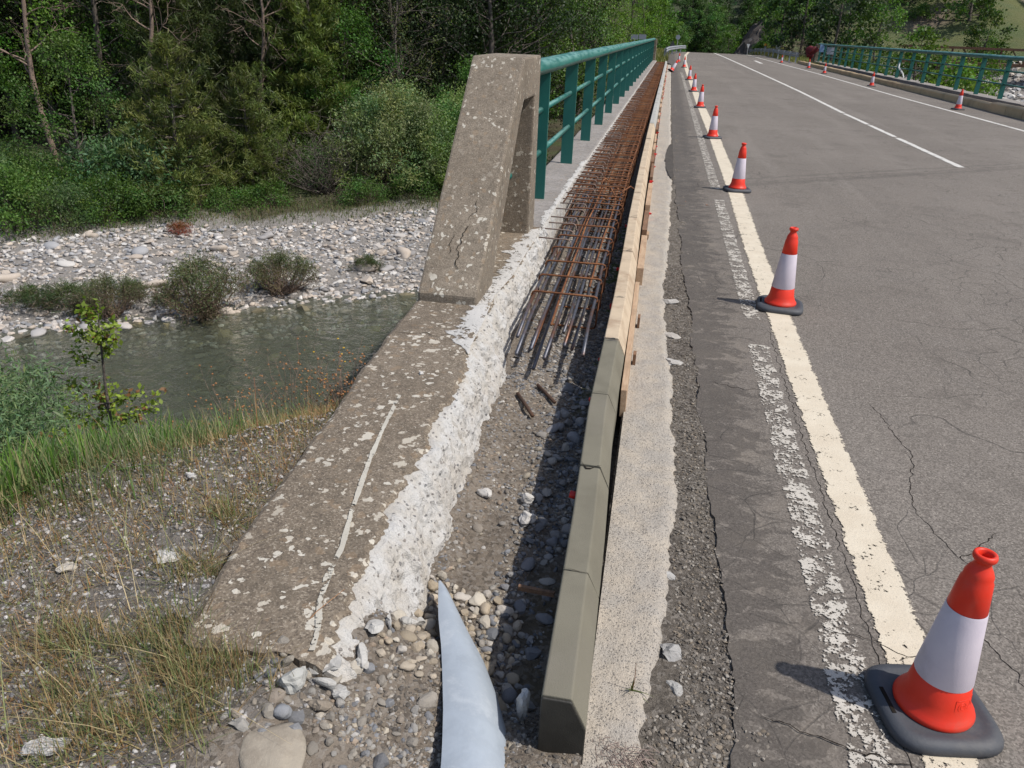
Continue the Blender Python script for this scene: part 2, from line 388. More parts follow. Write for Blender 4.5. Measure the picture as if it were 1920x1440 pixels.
def m_bark(name, a, b_):
    g = G(name); n = g.noise(9, 5, .7, vec=g.scalev((3, 3, .7))); n2 = g.noise(40, 4)
    c = g.mix(g.ramp(n, .35, .65), a, b_); c = g.mix(1.0, c, g.objcol(), 'MULTIPLY'); g.bump(g.math('ADD', n, n2), .8, .02)
    return g.fin(c, .9, .15)
def m_simple(name, a, b_=None, scale=20, rough=.6, spec=.4, metal=0, bump=.15, bs=90, grime=None):
    g = G(name); c = g.mix(g.ramp(g.noise(scale, 5, .6), .35, .7), a, b_ if b_ else [v*.8 for v in a])
    if grime: c = g.mix(g.math('MULTIPLY', g.ramp(g.noise(scale*.5, 6, .7), .5, .7), grime[3]), c, grime[:3])
    if bump: g.bump(g.noise(bs, 4, .6), bump, .003)
    return g.fin(c, rough, spec, metal)
def m_wood(name, a, b_):
    g = G(name); n = g.noise(5, 6, .6, vec=g.scalev((14, 1.2, 14)), dist=1.2); c = g.mix(g.ramp(n, .3, .7), a, b_)
    c = g.mix(g.math('MULTIPLY', g.ramp(g.noise(6, 5), .5, .75), .4), c, [v*.5 for v in b_])
    g.bump(n, .3, .003); return g.fin(c, .8, .2)
def m_rust(name, a, b_, c3, metal=.1, rough=.8):
    g = G(name); n = g.noise(28, 5, .65); n2 = g.noise(4, 4)
    c = g.mix(g.ramp(n, .35, .68), a, b_); c = g.mix(g.ramp(n2, .45, .7), c, c3); g.bump(g.noise(220, 3), .4, .002)
    return g.fin(c, rough, .3, metal)
def m_teal():
    g = G("green_rail_paint"); n = g.noise(3, 5, .6); st = g.noise(6, 5, .65, vec=g.scalev((3, .5, 3)))
    c = g.mix(g.ramp(n, .3, .7), (.008, .098, .083), (.013, .128, .102))
    geo = g.n("NewGeometry"); nz = g.sep(geo.outputs['Normal'])
    chalk = g.math('MULTIPLY', g.ramp(nz[2], .1, .8), g.ramp(st, .36, .6))   # sun bleached chalky bloom on upper sides
    c = g.mix(g.math('MULTIPLY', chalk, .62), c, (.20, .37, .33)); g.bump(n, .1, .004)
    return g.fin(c, .42, .5)
M = dict(
 asphalt=m_asphalt(),
 line_new=m_paint("cream_edge_line_paint", (.56, .485, .375), (.62, .55, .435), .455, 80),
 line_old=m_paint("worn_edge_line_paint", (.46, .425, .37), (.53, .49, .43), .575, 80),
 line_white=m_paint("white_line_paint", (.56, .54, .50), (.60, .575, .53), .48, 45),
 paint_chalk=m_paint("pale_paint_streak", (.42, .39, .33), (.50, .47, .40), .50, 60),
 slab=m_old_concrete("lichened_concrete", (.212, .172, .129), (.158, .126, .093), .40),
 pillar=m_old_concrete("pillar_concrete", (.262, .218, .168), (.205, .168, .128), .46, .7),
 walk=m_old_concrete("walkway_concrete", (.33, .305, .285), (.26, .24, .22), .8, .6),
 broken=m_broken("freshly_broken_concrete", (.53, .515, .49), 75, .78, (.47, .435, .385)),
 spall=m_paint('spalled_white_skin', (.47, .455, .43), (.53, .51, .48), .50, 75),
 strip=m_broken("old_concrete_strip", (.39, .355, .31), 190, .68, (.45, .395, .325)),
 dirt=m_dirt("gravelly_dirt", (.21, .175, .138), (.26, .218, .175), (.14, .115, .092)),
 grit=m_dirt("asphalt_grit", (.14, .12, .10), (.19, .165, .135), (.085, .074, .064), 150),
 ground=m_ground(),
 stone=m_stone("stones"), stone_o=m_stone("single_stones", True),
 leaf=m_leaf("leaves"), blade=m_leaf("grass_blades", .25),
 bark=m_bark("grey_bark", (.16, .135, .115), (.09, .075, .065)), bark_p=m_bark("pinkish_bark", (.28, .2, .155), (.17, .13, .105)),
 beam=m_simple("fresh_grey_mortar", (.178, .164, .125), (.142, .130, .098), 7, .88, .2, 0, .5, 320, (.24, .22, .18, .35)),
 beam_dark=m_simple("dark_mortar", (.024, .022, .018), (.04, .037, .030), 9, .55, .4, 0, .3, 200),
 kerb=m_simple("sand_coloured_precast", (.50, .40, .285), (.42, .335, .24), 9, .88, .25, 0, .6, 160, (.30, .20, .13, .6)),
 kerb_g=m_simple("pale_grey_precast", (.40, .39, .36), (.33, .32, .295), 3, .85, .25, 0, .3, 160, (.26, .22, .18, .4)),
 kerb_far=m_simple("weathered_tan_kerb", (.60, .44, .26), (.48, .36, .22), 1.3, .85, .25, 0, .3, 120, (.20, .15, .10, .4)),
 joint=m_simple("dark_joint_mortar", (.10, .10, .10), None, 9, .9, .2, 0, .3),
 wood=m_wood("sawn_softwood", (.46, .335, .225), (.36, .24, .155)), wood_d=m_wood("weathered_board", (.24, .14, .085), (.14, .085, .055)),
 steel=m_rust("dark_rebar_steel", (.085, .09, .11), (.13, .13, .145), (.15, .075, .045), .5, .42),
 rust=m_rust("rusty_rebar", (.21, .085, .036), (.12, .05, .028), (.27, .12, .05)),
 rust_d=m_rust("brown_rusted_steel", (.085, .045, .028), (.13, .065, .038), (.06, .04, .03)),
 hook=m_rust("grey_brown_dowel", (.20, .15, .13), (.26, .20, .17), (.16, .08, .05)),
 teal=m_teal(),
 orange=m_simple("orange_red_plastic", (.72, .035, .012), (.66, .03, .012), 9, .45, .4, 0, .12, 60, (.40, .11, .07, .45)),
 sleeve=m_simple("reflective_white_sleeve", (.60, .535, .585), (.55, .49, .55), 11, .48, .45, 0, .2, 240, (.38, .32, .31, .45)),
 rubber=m_simple("recycled_black_rubber", (.060, .064, .074), (.045, .048, .056), 9, .62, .4, 0, .25, 120, (.13, .125, .12, .5)),
 red=m_simple("red_plastic", (.62, .02, .015), None, 12, .4, .5, 0, 0),
 galv=m_simple("dull_galvanised_sheet", (.335, .375, .42), (.28, .315, .355), 16, .62, .3, .0, .3, 60, (.44, .475, .51, .7)),
 galv_d=m_simple("galvanised_rail", (.42, .44, .47), (.32, .34, .37), 6, .45, .5, .4, .05),
 sign=m_simple("grey_sign_back", (.30, .32, .38), (.26, .28, .33), 2, .5, .4, .2, 0),
 sign_w=m_simple("white_sign_face", (.72, .72, .70), None, 2, .5, .4, 0, 0),
 sign_y=m_simple("amber_sign_face", (.60, .26, .03), None, 2, .5, .4, 0, 0),
 sign_b=m_simple("blue_plate", (.25, .38, .62), None, 2, .5, .4, 0, 0),
 black=m_simple("black_print", (.02, .02, .02), None, 2, .6, .3, 0, 0),
 crack=m_simple("crack_shadow_dirt", (.022, .018, .015), None, 30, 1, .05, 0, 0),
 crack_tar=m_simple('old_tar', (.06, .053, .047), (.09, .08, .07), 20, .9, .2, 0, .4),
 dark_red=m_simple("dark_red_sheet", (.13, .010, .013), (.08, .008, .01), 3, .6, .3, 0, .3, 10),
 car=m_simple("dark_grey_car_paint", (.06, .065, .075), None, 3, .3, .5, .3, 0), glass=m_simple("dark_car_glass", (.02, .025, .03), None, 3, .1, .6, 0, 0),
 rock=m_broken("dark_cut_rock", (.05, .046, .045), 1.2, .6, (.10, .085, .075)),
 seed=m_simple("dry_seed_heads", (.36, .19, .09), (.28, .13, .06), 30, .9, .1, 0, 0),
 petal=m_simple("yellow_petals", (.75, .48, .02), None, 30, .7, .2, 0, 0),
)

# ================================================================ SETTING
def ground_colour(x, y):
    """real cover: gravel bar, leaf litter, dry grass, meadow, bank soil"""
    w = -.58*x+.81*y; n = fbm(x, y, .7, 41); n2 = fbm(x, y, 3.1, 43)
    gravel = np.array([.33, .305, .28]); litter = np.array([.075, .068, .035]); green = np.array([.075, .11, .03])
    dry = np.array([.17, .135, .085]); bed = np.array([.15, .13, .085]); meadow = np.array([.12, .135, .04]); plateau = np.array([.165, .14, .115])
    def L(a, b, t): t = np.asarray(t)[:, None]; return a*(1-t)+b*t
    c = np.tile(litter, (len(x), 1))
    c = L(c, green, sm((n+.1)*2))
    bar = sm((w-13.6)/1.2)*(1-sm((w-20.6-n*1.5)/1.0)); bar_r = sm((w-13.6)/1.2)*(1-sm((w-62+n*8)/6))*sm((x-1)/6)
    c = L(c, gravel, np.maximum(bar, bar_r))
    c = L(c, bed, (w < 14.6)*(w > 7)*1.0*(x < 4.5)+(w < 14.6)*(w > 8)*(x >= 4.5)*1.0)
    dn = dnf(x, y)
    near = (w < 8)&(x < 4)
    pc = L(np.tile(plateau, (len(x), 1)), dry, sm(.5+n2*1.3)); pc = L(pc, np.tile(green, (len(x), 1))*1.1, sm(dn/.5+.3))
    c[near] = pc[near]
    fara = sm((y-62)/6)
    m = L(np.tile(meadow, (len(x), 1)), green*1.1, sm(n*2+.3)); m = L(m, np.array([.20, .155, .11]), sm(fbm(x, y, .09, 77)*3-.35))
    fr = fara*sm((x-13)/6)*sm((h(x, y)+1.0)/1.2)
    c = L(c, m, fr)
    emb = (np.abs(x-4.6) < 9)&(y > 46)&(w > 30)
    c[emb] = L(c, np.array([.15, .15, .05]), .8*np.ones(len(x)))[emb]
    deep = sm((y-140)/25); c = L(c, np.array([.035, .055, .022]), deep)
    return c
def axis(parts):
    return np.unique(np.concatenate([np.arange(a, b, s) for a, b, s in parts]))
def ground_sheet(name, xs, ys, label, hole=None):
    X, Y = np.meshgrid(xs, ys, indexing='ij'); Z = h(X, Y)
    V, F = grid(np.stack([X, Y, Z], -1))
    if hole is not None:
        cx = V[F].mean(1); F = F[~hole(cx[:, 0], cx[:, 1])]
    me = make_mesh(name, V, F, M['ground'], True, ground_colour(V[:, 0], V[:, 1]))
    return ob(name, me, kind='structure', label=label)
xs = axis([(-160, -60, 6), (-60, -24, 1.2), (-24, -14, .35), (-14, -1.2, .12), (-1.2, 14, .4), (14, 60, 1.5), (60, 200, 6)])
ys = axis([(-12, 0, .6), (0, 10, .12), (10, 24, .22), (24, 60, .6), (60, 130, 1.3), (130, 420, 4)])
ground_sheet('ground', xs, ys, 'river banks, gravel flats and wooded hillsides around the bridge')
# river: closed body of water with absorption, rippled surface
g = G("river_water")
n1 = g.noise(2.2, 5, .6, vec=g.scalev((1, 1.0, 1), g.warp(1.5, .35))); n2 = g.noise(9, 4, .6, vec=g.warp(4, .1))
bmp = g.n("Bump"); bmp.inputs['Strength'].default_value = .55; bmp.inputs['Distance'].default_value = .22
g.val(bmp.inputs['Height'], g.math('ADD', n1, g.math('MULTIPLY', n2, .35)))
gl = g.n("BsdfGlossy"); gl.inputs['Roughness'].default_value = .06; g.l(bmp.outputs[0], gl.inputs['Normal'])
trn = g.n("BsdfTransparent"); trn.inputs[0].default_value = (.93, .95, .92, 1)
dif = g.n("BsdfDiffuse"); dif.inputs[0].default_value = (.15, .16, .115, 1); g.l(bmp.outputs[0], dif.inputs['Normal'])
fr = g.n("Fresnel"); fr.inputs['IOR'].default_value = 1.33; g.l(bmp.outputs[0], fr.inputs['Normal'])
mx0 = g.n("MixShader"); mx0.inputs[0].default_value = .34; g.l(trn.outputs[0], mx0.inputs[1]); g.l(dif.outputs[0], mx0.inputs[2])
mx = g.n("MixShader"); g.l(fr.outputs[0], mx.inputs[0]); g.l(mx0.outputs[0], mx.inputs[1]); g.l(gl.outputs[0], mx.inputs[2])
g.l(mx.outputs[0], g.out.inputs[0])
va = g.n("VolumeAbsorption"); va.inputs['Color'].default_value = (.32, .50, .36, 1); va.inputs['Density'].default_value = 1.0
g.l(va.outputs[0], g.out.inputs['Volume']); M['water'] = g.m
def rot_uv(u, w):   # along-river / across-river to world
    return .81*u-.58*w, .58*u+.81*w
b = B(); P = [rot_uv(u, w) for u, w in ((-60, 4), (90, 4), (90, 18), (-60, 18))]
b.add([(x, y, -3.5) for x, y in P]+[(x, y, -6) for x, y in P], np.array([[0, 1, 2, 3], [7, 6, 5, 4], [0, 4, 5, 1], [1, 5, 6, 2], [2, 6, 7, 3], [3, 7, 4, 0]]))
b.build('river', M['water'], kind='structure', label='shallow green rippling river below the bridge')

# ---- road
def sheet_rows(name, rows, mat, kind='structure', parent=None, uv=True, label=None, skirt=0.0, **k):
    """rows: list of (y, xl, xr, z); a strip n quads wide"""
    n = k.pop('nx', 4); R = np.array(rows, float); t = np.linspace(0, 1, n+1)
    P = np.stack([R[:, 1, None]*(1-t)+R[:, 2, None]*t, np.repeat(R[:, 0, None], n+1, 1)+k.pop('skew', 0)*0, np.repeat(R[:, 3, None], n+1, 1)], -1)
    if skirt:
        A = P[:, :1].copy(); A[..., 2] -= skirt; A[..., 0] -= .004; P = np.concatenate([A, P], 1)
    off = np.array(parent.location) if parent else np.zeros(3)
    V, F = grid(P); me = make_mesh(name, V-off, F[:, ::-1], mat)
    if uv:
        U = np.tile((np.concatenate([[0], t]) if skirt else t)[None, :, None], (len(R), 1, 2)).reshape(-1, 2).copy(); U[:, 1] = V[:, 1]
        ul = me.uv_layers.new(name='UVMap'); idx = np.zeros(len(me.loops), np.int32); me.loops.foreach_get('vertex_index', idx)
        ul.data.foreach_set('uv', U[idx].ravel().astype(np.float32))
    return ob(name, me, parent, kind=kind, label=label, **k)
def yr(y): return np.where(y > 85, -.02*(y-85), 0)
YS = np.concatenate([np.arange(-6, 1, .5), np.arange(1, 9, .02), np.arange(9, 20, .1), np.arange(20, 60, .5), np.arange(60, 175, 2.5)])
def edge_asph(y):
    e = .335-.016*np.clip(y-2, 0, 8)+.030*fbm(y*0, y, 3.1, 3)+.010*fbm(y*0, y, 17, 8)+.008*fbm(y*0, y, 55, 28)
    return np.where(y > 48, e-.35*sm((y-48)/4), np.where(y > 9, .21+.01*fbm(y*0, y, 3, 3), e))
drift = np.where(YS > 62, .022*(YS-62)+.0002*(YS-62)**2, 0)
sheet_rows('road', list(zip(YS, edge_asph(YS)+drift, np.where(YS > 58, 9.0, 8.12+.017*YS)+drift*.3, yr(YS))), M['asphalt'], skirt=.05,
           label='cracked two-lane asphalt road over the bridge', nx=6)
def line(name, ys, c, w, mat, z=.004, label=None, j=.004):
    ys = np.asarray(ys, float); c = np.interp(ys, *zip(*c)) if isinstance(c, list) else c; w = np.interp(ys, *zip(*w)) if isinstance(w, list) else w
    jl = j*fbm(ys*0, ys, 7, 5)*2; jr = j*fbm(ys*0, ys, 7, 15)*2
    return sheet_rows(name, list(zip(ys, c-w/2+jl, c+w/2+jr, z+yr(ys))), mat, label=label, nx=2)
yy = np.concatenate([np.arange(-1, 8.35, .05), np.arange(8.45, 20, .1), np.arange(20, 86, 1.0)])
line('edge_line', yy, [(-1, .825), (3, .83), (6, .835), (9, .88), (15, .91), (21, .90), (42, .97), (55, 1.1), (72, 1.45), (86, 2.0)],
     [(-1, .135), (3, .145), (8, .17), (15, .2), (86, .24)], M['line_new'], j=.0015, label='cream painted edge line under the row of cones')
line('ghost_edge_line', np.arange(-1, 4.15, .04), [(-1, .64), (5, .66)], .135, M['line_old'], label='worn older white edge line, nearest stretch', j=.004)
line('ghost_edge_line', np.arange(4.55, 8.3, .04), [(4, .665), (9, .675)], .125, M['line_old'], label='worn older white edge line, middle stretch', j=.004)
line('ghost_edge_line', np.arange(8.9, 38, .15), [(8, .675), (38, .66)], .13, M['line_old'], label='worn older white edge line, far stretch', j=.004)
cpts = [(11, 4.15), (20, 4.17), (28, 4.31), (43, 4.41), (70, 4.52), (90, 4.44), (100, 4.4)]
for a, b_, lb in ((11.9, 15.3, 'nearest dash of the white centre line'), (15.45, 17.45, 'second dash of the white centre line'), (17.6, 20.0, 'third, short dash of the white centre line'), (20.15, 96, 'long solid white centre line running to the crest')):
    line('centre_line', np.arange(a, b_+.05, .1 if b_ < 50 else .8), cpts, .11 if b_ < 50 else [(20, .12), (60, .16), (96, .22)], M['line_white'], label=lb)
line('edge_line', np.concatenate([np.arange(17, 33, .2), np.arange(34.2, 95, .8)]), [(17, 7.27), (28, 7.25), (35, 7.36), (43, 7.46), (60, 7.45), (95, 7.5)], .12, M['line_white'], label='thin white edge line along the right side of the road')
line('painted_arrow', np.arange(57, 64, .5), [(57, 6.1), (64, 6.3)], .25, M['line_white'], label='faint white arrow on the right lane near the crest')

# ---- strip between kerb and asphalt
def wob(y, a, f, s): return a*fbm(y*0, y, f, s)*2
ys = np.concatenate([np.arange(1.05, 8, .02), np.arange(8, 24, .08), np.arange(24, 47, .5)])
ns = 14; t = np.linspace(0, 1, ns)
xr_ = np.interp(ys, [1, 1.5, 2, 2.5, 3.6, 4.8, 5.5, 6.4, 9, 14, 47], [.11, .13, .185, .215, .185, .135, .15, .17, .2, .19, .2])+wob(ys, .010, 4.3, 31)+wob(ys, .005, 21, 32)+wob(ys, .004, 60, 33)
xl_ = np.full_like(ys, -.022)+np.interp(ys, [1, 1.5], [.0, 0])
X = xl_[:, None]*(1-t)+xr_[:, None]*t; Y = np.repeat(ys[:, None], ns, 1)
Z = .012+.006*fbm(X, Y, 9, 4)*2-.02*sm((t[None]-.88)/.12)+.004*fbm(X, Y, 40, 4)
Zb = np.concatenate([Z, np.full((len(ys), 1), -.06)], 1); Xb = np.concatenate([X, X[:, -1:]+.006], 1); Yb = np.concatenate([Y, Y[:, -1:]], 1)
fr_ = np.stack([Xb, Yb, Zb], -1); f0 = fr_[:1].copy(); f0[..., 2] = -.08; f0[..., 1] -= .01; fr_ = np.concatenate([f0, fr_])
V, F = grid(fr_); ob('concrete_strip', make_mesh('concrete_strip', V, F[:, ::-1], M['strip'], True), kind='structure', label='rough pale strip of old concrete beside the new kerb')
ysm = np.linspace(9.3, 12.4, 60); wm = .10*np.sin(np.pi*np.linspace(0, 1, 60))**.4
V, F = grid(np.stack([np.stack([.215-wm*k_+.012*fbm(ysm*0+k_, ysm, 4, 7), ysm, np.full(60, .024)], -1) for k_ in (0, .5, 1)], 1)); ob('tar_smear', make_mesh('tar_smear', V, F, M['crack_tar']), kind='structure', label='dark tar smear across the pale concrete strip')
# grit between strip and asphalt and around the near end
ysg = np.concatenate([np.arange(-1.5, 8, .03), np.arange(8, 48, .3)]); ns = 24; t = np.linspace(0, 1, ns)
X = -.03+t[None]*(.47+.03)+0*ysg[:, None]; Y = np.repeat(ysg[:, None], ns, 1)
Z = -.006+.012*fbm(X, Y, 7, 6)+.010*fbm(X, Y, 30, 7)+.03*sm((1.3-Y)/.15)*sm((.2-X)/.2); Z = np.where(X > .33, np.minimum(Z, -.008), Z)
V, F = grid(np.stack([X, Y, Z], -1)); ob('grit_strip', make_mesh('grit_strip', V, F[:, ::-1], M['grit'], True), kind='structure', label='crumbled asphalt grit along the broken road edge')

# ---- trench floor between wing wall and kerb
def trench_z(x, y):
    z = -.055+.014*fbm(x, y, 4, 61)+.010*fbm(x, y, 14, 62)+.006*fbm(x, y, 45, 63)
    z = z+.03*sm((-.45-x)/.12)-.035*sm((x+.35)/.12)*sm((y-1.3)/.1)
    k = sm((1.50-y+.10*fbm(x, y, 5, 64)+.22*sm((-.30-x)/.12))/.30)
    zf = np.interp(x, [-.9, -.72, -.55, -.40, -.27, -.13, .0, .3], [.178, .182, .130, .075, .035, .060, .045, .0])
    return z*(1-k)+(zf+.4*(z+.055)+.012*fbm(x, y, 9, 65))*k
ysg = np.concatenate([np.arange(-1.5, .6, .1), np.arange(.6, 6, .015), np.arange(6, 12, .06), np.arange(12, 47, .4)]); ns = 56; t = np.linspace(0, 1, ns)
X = -.86+t[None]*(.86-.02)+0*ysg[:, None]; Y = np.repeat(ysg[:, None], ns, 1)
V, F = grid(np.stack([X, Y, trench_z(X, Y)], -1)); ob('trench_floor', make_mesh('trench_floor', V, F[:, ::-1], M['dirt'], True), kind='structure', label='dirt floor of the dug-out trench between wall and kerb')
# ground of the near verge (left plateau close to the camera), fine relief
xsn = np.arange(-3.6, -.58, .025); ysn = np.arange(-1.0, 4.2, .025)
X, Y = np.meshgrid(xsn, ysn, indexing='ij'); Zn = h(X, Y)+.018+.02*fbm(X, Y, 3, 71)+.016*fbm(X, Y, 12, 72)+.008*fbm(X, Y, 40, 73)
wallx = np.interp(Y, [1.2, 1.3, 1.63, 2.0, 2.5, 3.0, 3.75], [-.975, -.99, -1.04, -1.065, -1.10, -1.14, -1.17])
kf = sm((X+1.14)/.17); Zn = Zn*(1-kf)+(trench_z(X, Y)+.012*fbm(X, Y, 12, 72))*kf
Zn = np.where((X > wallx+.03)&(Y > 1.27), -.2, Zn)
V, F = grid(np.stack([X, Y, Zn], -1))
def verge_col(x, y):
    n = fbm(x, y, 2.3, 81); c = np.tile([.21, .188, .165], (len(x), 1)); k = sm(n*2.4+.05)[:, None]; c = c*(1-k)+np.array([.19, .14, .085])*k
    dn = dnf(x, y); k = sm(dn/.35+.6)[:, None]; return c*(1-k)+np.array([.06, .075, .028])*k
ob('verge', make_mesh('verge', V, F, M['ground'], True, verge_col(V[:, 0], V[:, 1])), kind='structure', label='gravelly verge with dry grass left of the wing wall')
def zverge(x, y):
    z = h(x, y)+.018+.02*fbm(x, y, 3, 71)+.016*fbm(x, y, 12, 72)+.008*fbm(x, y, 40, 73); kf = sm((np.asarray(x)+1.14)/.17)
    return z*(1-kf)+(trench_z(np.asarray(x, float), np.asarray(y, float))+.012*fbm(x, y, 12, 72))*kf

# ================================================================ BRIDGE
br = empty('road_bridge', (0, 9, 0), 'concrete road bridge deck with walkway edges over the river', 'bridge')
b = B(); sk = .73
def skewbox(b, x0, x1, y0, y1, z0, z1):
    P = [(x0, y0+sk*x0), (x1, y0+sk*x1), (x1, y1+sk*x1), (x0, y1+sk*x0)]
    b.add([(x, y, z1) for x, y in P]+[(x, y, z0) for x, y in P], np.array([[0, 1, 2, 3], [7, 6, 5, 4], [0, 4, 5, 1], [1, 5, 6, 2], [2, 6, 7, 3], [3, 7, 4, 0]]))
skewbox(b, -1.08, 10.4, 8.3, 48.2, -.95, -.11); b.build('deck', M['walk'], br)
b = B(); skewbox(b, -1.02, 10.3, 7.2, 8.29, -5, -.13); b.build('abutment', M['slab'], br)
b = B(); skewbox(b, -1.02, 10.3, 48.21, 49.6, -5, -.13); b.build('abutment', M['slab'], br)
for yp in (21.5, 35):
    b = B(); skewbox(b, -.3, 9.6, yp, yp+.9, -5, -.96); b.build('pier', M['slab'], br)
# cross-section strip for the left side: wing slab near, walkway slab beyond the pillar
def side_strip(name1, name2, y0, y1, parent, mat1, mat2, fine, endcap):
    ys = np.concatenate([np.arange(y0, min(y1, 8), fine), np.arange(max(y0, 8), y1+.001, .25)]) if y1 > 8 else np.arange(y0, y1+.001, fine)
    XL = np.interp(ys, [1.2, 1.3, 1.63, 2.0, 2.5, 3.0, 3.75, 47], [-.975, -.99, -1.04, -1.065, -1.10, -1.14, -1.17, -1.12])+wob(ys, .006, 5, 91)
    XC = np.interp(ys, [1.2, 1.33, 1.72, 2.2, 2.45, 2.7, 2.9, 3.2, 3.56, 3.95, 4.32, 5.4, 6.1, 9, 47], [-.60, -.62, -.655, -.685, -.69, -.70, -.71, -.755, -.77, -.80, -.775, -.785, -.79, -.785, -.60])
    near = 1-sm((ys-5)/1.5); XC = XC+wob(ys, .016, 4, 92)*(.25+near*.75)+wob(ys, .014, 17, 93)*(.2+near*.8)+wob(ys, .008, 60, 96)*near
    XO = np.interp(ys, [1.2, 1.33, 1.54, 1.81, 2.11, 2.46, 3.09, 3.4, 3.68, 4.3, 4.87, 5.6, 6.5, 47], [-.53, -.51, -.50, -.535, -.54, -.565, -.60, -.61, -.665, -.665, -.67, -.73, -.77, -.59])+wob(ys, .014, 4, 94)*near+wob(ys, .012, 15, 95)*near
    t = np.linspace(0, 1, 26); n = len(ys)
    X = XL[:, None]*(1-t)+XC[:, None]*t; Y = np.repeat(ys[:, None], 26, 1)
    ztop = .205; Z = ztop+.0035*fbm(X, Y, 9, 97)-.012*sm((t[None]-.97)/.03)-.008*sm((.03-t[None])/.03)
    A = np.stack([XL-.006, ys, np.full(n, -.9)], -1)[:, None]
    top = np.concatenate([A, np.stack([X, Y, Z], -1)], 1)
    if endcap:
        e = top[:1].copy(); e[..., 2] = np.minimum(e[..., 2], -.12); e[..., 1] -= .02; top[0, :, 1] += .02*fbm(top[0, :, 0], top[0, :, 0]*0, 9, 98)*2; top = np.concatenate([e, top])
    off = np.array(parent.location); V, F = grid(top)
    ob(name1, make_mesh(name1, V-off, F[:, ::-1], mat1, False), parent)
    # broken face
    m = 20; s = np.linspace(0, 1, m); zb = -.10
    prof = .35*s+.65*s**2.2   # slopes out, then steeper down
    FX = XC[:, None]+(XO-XC)[:, None]*(s**.75)[None]; FZ = (ztop-.012)-(ztop-.012-zb)*prof[None]+0*ys[:, None]; FY = np.repeat(ys[:, None], m, 1)
    am = (.15+.85*near)[:, None]*np.sin(np.pi*np.clip(s, 0, 1))[None]**.4
    # broken lumps: ridged cells pushed along the face normal
    d = .018*fbm(FY, FZ*2, 5, 99)+.010*fbm(FY, FZ*1.5, 16, 100)+.009*fbm(FY, FZ*1.5, 60, 101, 5)-.014*np.abs(fbm(FY+FZ, FZ*1.3, 9, 102))
    FX = FX+d*am*1.25; FZ = FZ+d*am*.8
    face = np.stack([FX, FY, FZ], -1)
    face[:, 0, 0] = XC-.003; face[:, 0, 2] = ztop-.014
    # a ragged white skim where the surface skin has spalled off beyond the edge
    if endcap:
        e = face[:1].copy(); e[..., 2] = -.12; face = np.concatenate([e, face])
    V, F = grid(face); ob(name2, make_mesh(name2, V-off, F[:, ::-1], mat2, False), parent)
wing = empty('wing_wall', (-.9, 2.5, 0), 'lichen-spotted concrete wing wall with a freshly broken white edge', 'wall')
side_strip('slab', 'broken_edge', 1.235, 5.6, wing, M['slab'], M['broken'], .008, True)
side_strip('walkway_slab', 'broken_edge', 5.6, 46.9, br, M['walk'], M['broken'], .02, False)
# spalled white skin on top of the slab, along the edge
def spall(parent, y0, y1, w0, seed, name='spalled_skin'):
    ys = np.arange(y0, y1, .008); XC = np.interp(ys, [1.33, 1.72, 2.2, 2.45, 2.9, 3.2, 3.56, 3.95, 4.32, 5.4, 6.1, 9], [-.62, -.655, -.685, -.69, -.71, -.755, -.77, -.80, -.775, -.785, -.79, -.785])
    wd = w0*sm((ys-y0)/.15)*sm((y1-ys)/.15)*(.7+1.3*np.abs(fbm(ys*0, ys, 6, seed))+.5*fbm(ys*0, ys, 25, seed+1))
    wd = np.clip(wd, .0, 1)
    P = np.stack([np.stack([XC-wd, ys, np.full_like(ys, .2075)], -1), np.stack([XC-wd*.4, ys, .2105+.004*fbm(ys*0, ys, 50, seed)], -1), np.stack([XC+.010, ys, np.full_like(ys, .203)], -1)], 1)
    V, F = grid(P); me = make_mesh(name, V-np.array(parent.location), F[:, ::-1], M['spall'], True)
    idx = np.zeros(len(me.loops), np.int32); me.loops.foreach_get('vertex_index', idx); U = np.tile([[0, 0], [.45, 0], [.5, 0]], (len(ys), 1))
    ul = me.uv_layers.new(name='UVMap'); ul.data.foreach_set('uv', U[idx].ravel().astype(np.float32)); ob(name, me, parent)
spall(wing, 3.1, 5.58, .10, 111)
spall(br, 5.62, 9.0, .035, 119)
def crack_strip(parent, pts, w, z, name='crack', mat=None, seed=1, plane='z'):
    pts = np.array(pts, float); d = np.r_[0, np.cumsum(np.linalg.norm(np.diff(pts, axis=0), axis=1))]; n = max(6, int(d[-1]/.012)); s = np.linspace(0, d[-1], n)
    P = np.stack([np.interp(s, d, pts[:, i]) for i in range(pts.shape[1])], -1)
    T = np.gradient(P[:, :2], axis=0); T /= np.linalg.norm(T, axis=1)[:, None]+1e-9; N = np.stack([-T[:, 1], T[:, 0]], -1)
    o = w*2.2*fbm(s*0+seed, s, 30, seed)*2; ww = w*(.35+.9*np.abs(fbm(s*0, s, 40, seed+5)))*np.clip(np.minimum(s, d[-1]-s)/.03, .1, 1)
    z = P[:, 2] if P.shape[1] == 3 else np.full(n, z)
    c = P[:, :2]+N*o[:, None]
    G_ = np.stack([np.c_[c+N*ww[:, None]/2, z], np.c_[c-N*ww[:, None]/2, z]], 1)
    V, F = grid(G_); off = np.array(parent.location) if parent else 0
    return ob(name, make_mesh(name, V-off, F, mat or M['crack']), parent)
crack_strip(wing, [(-1.15, 3.26), (-1.05, 3.27), (-.98, 3.29), (-.88, 3.25), (-.76, 3.27)], .004, .2085, seed=4)
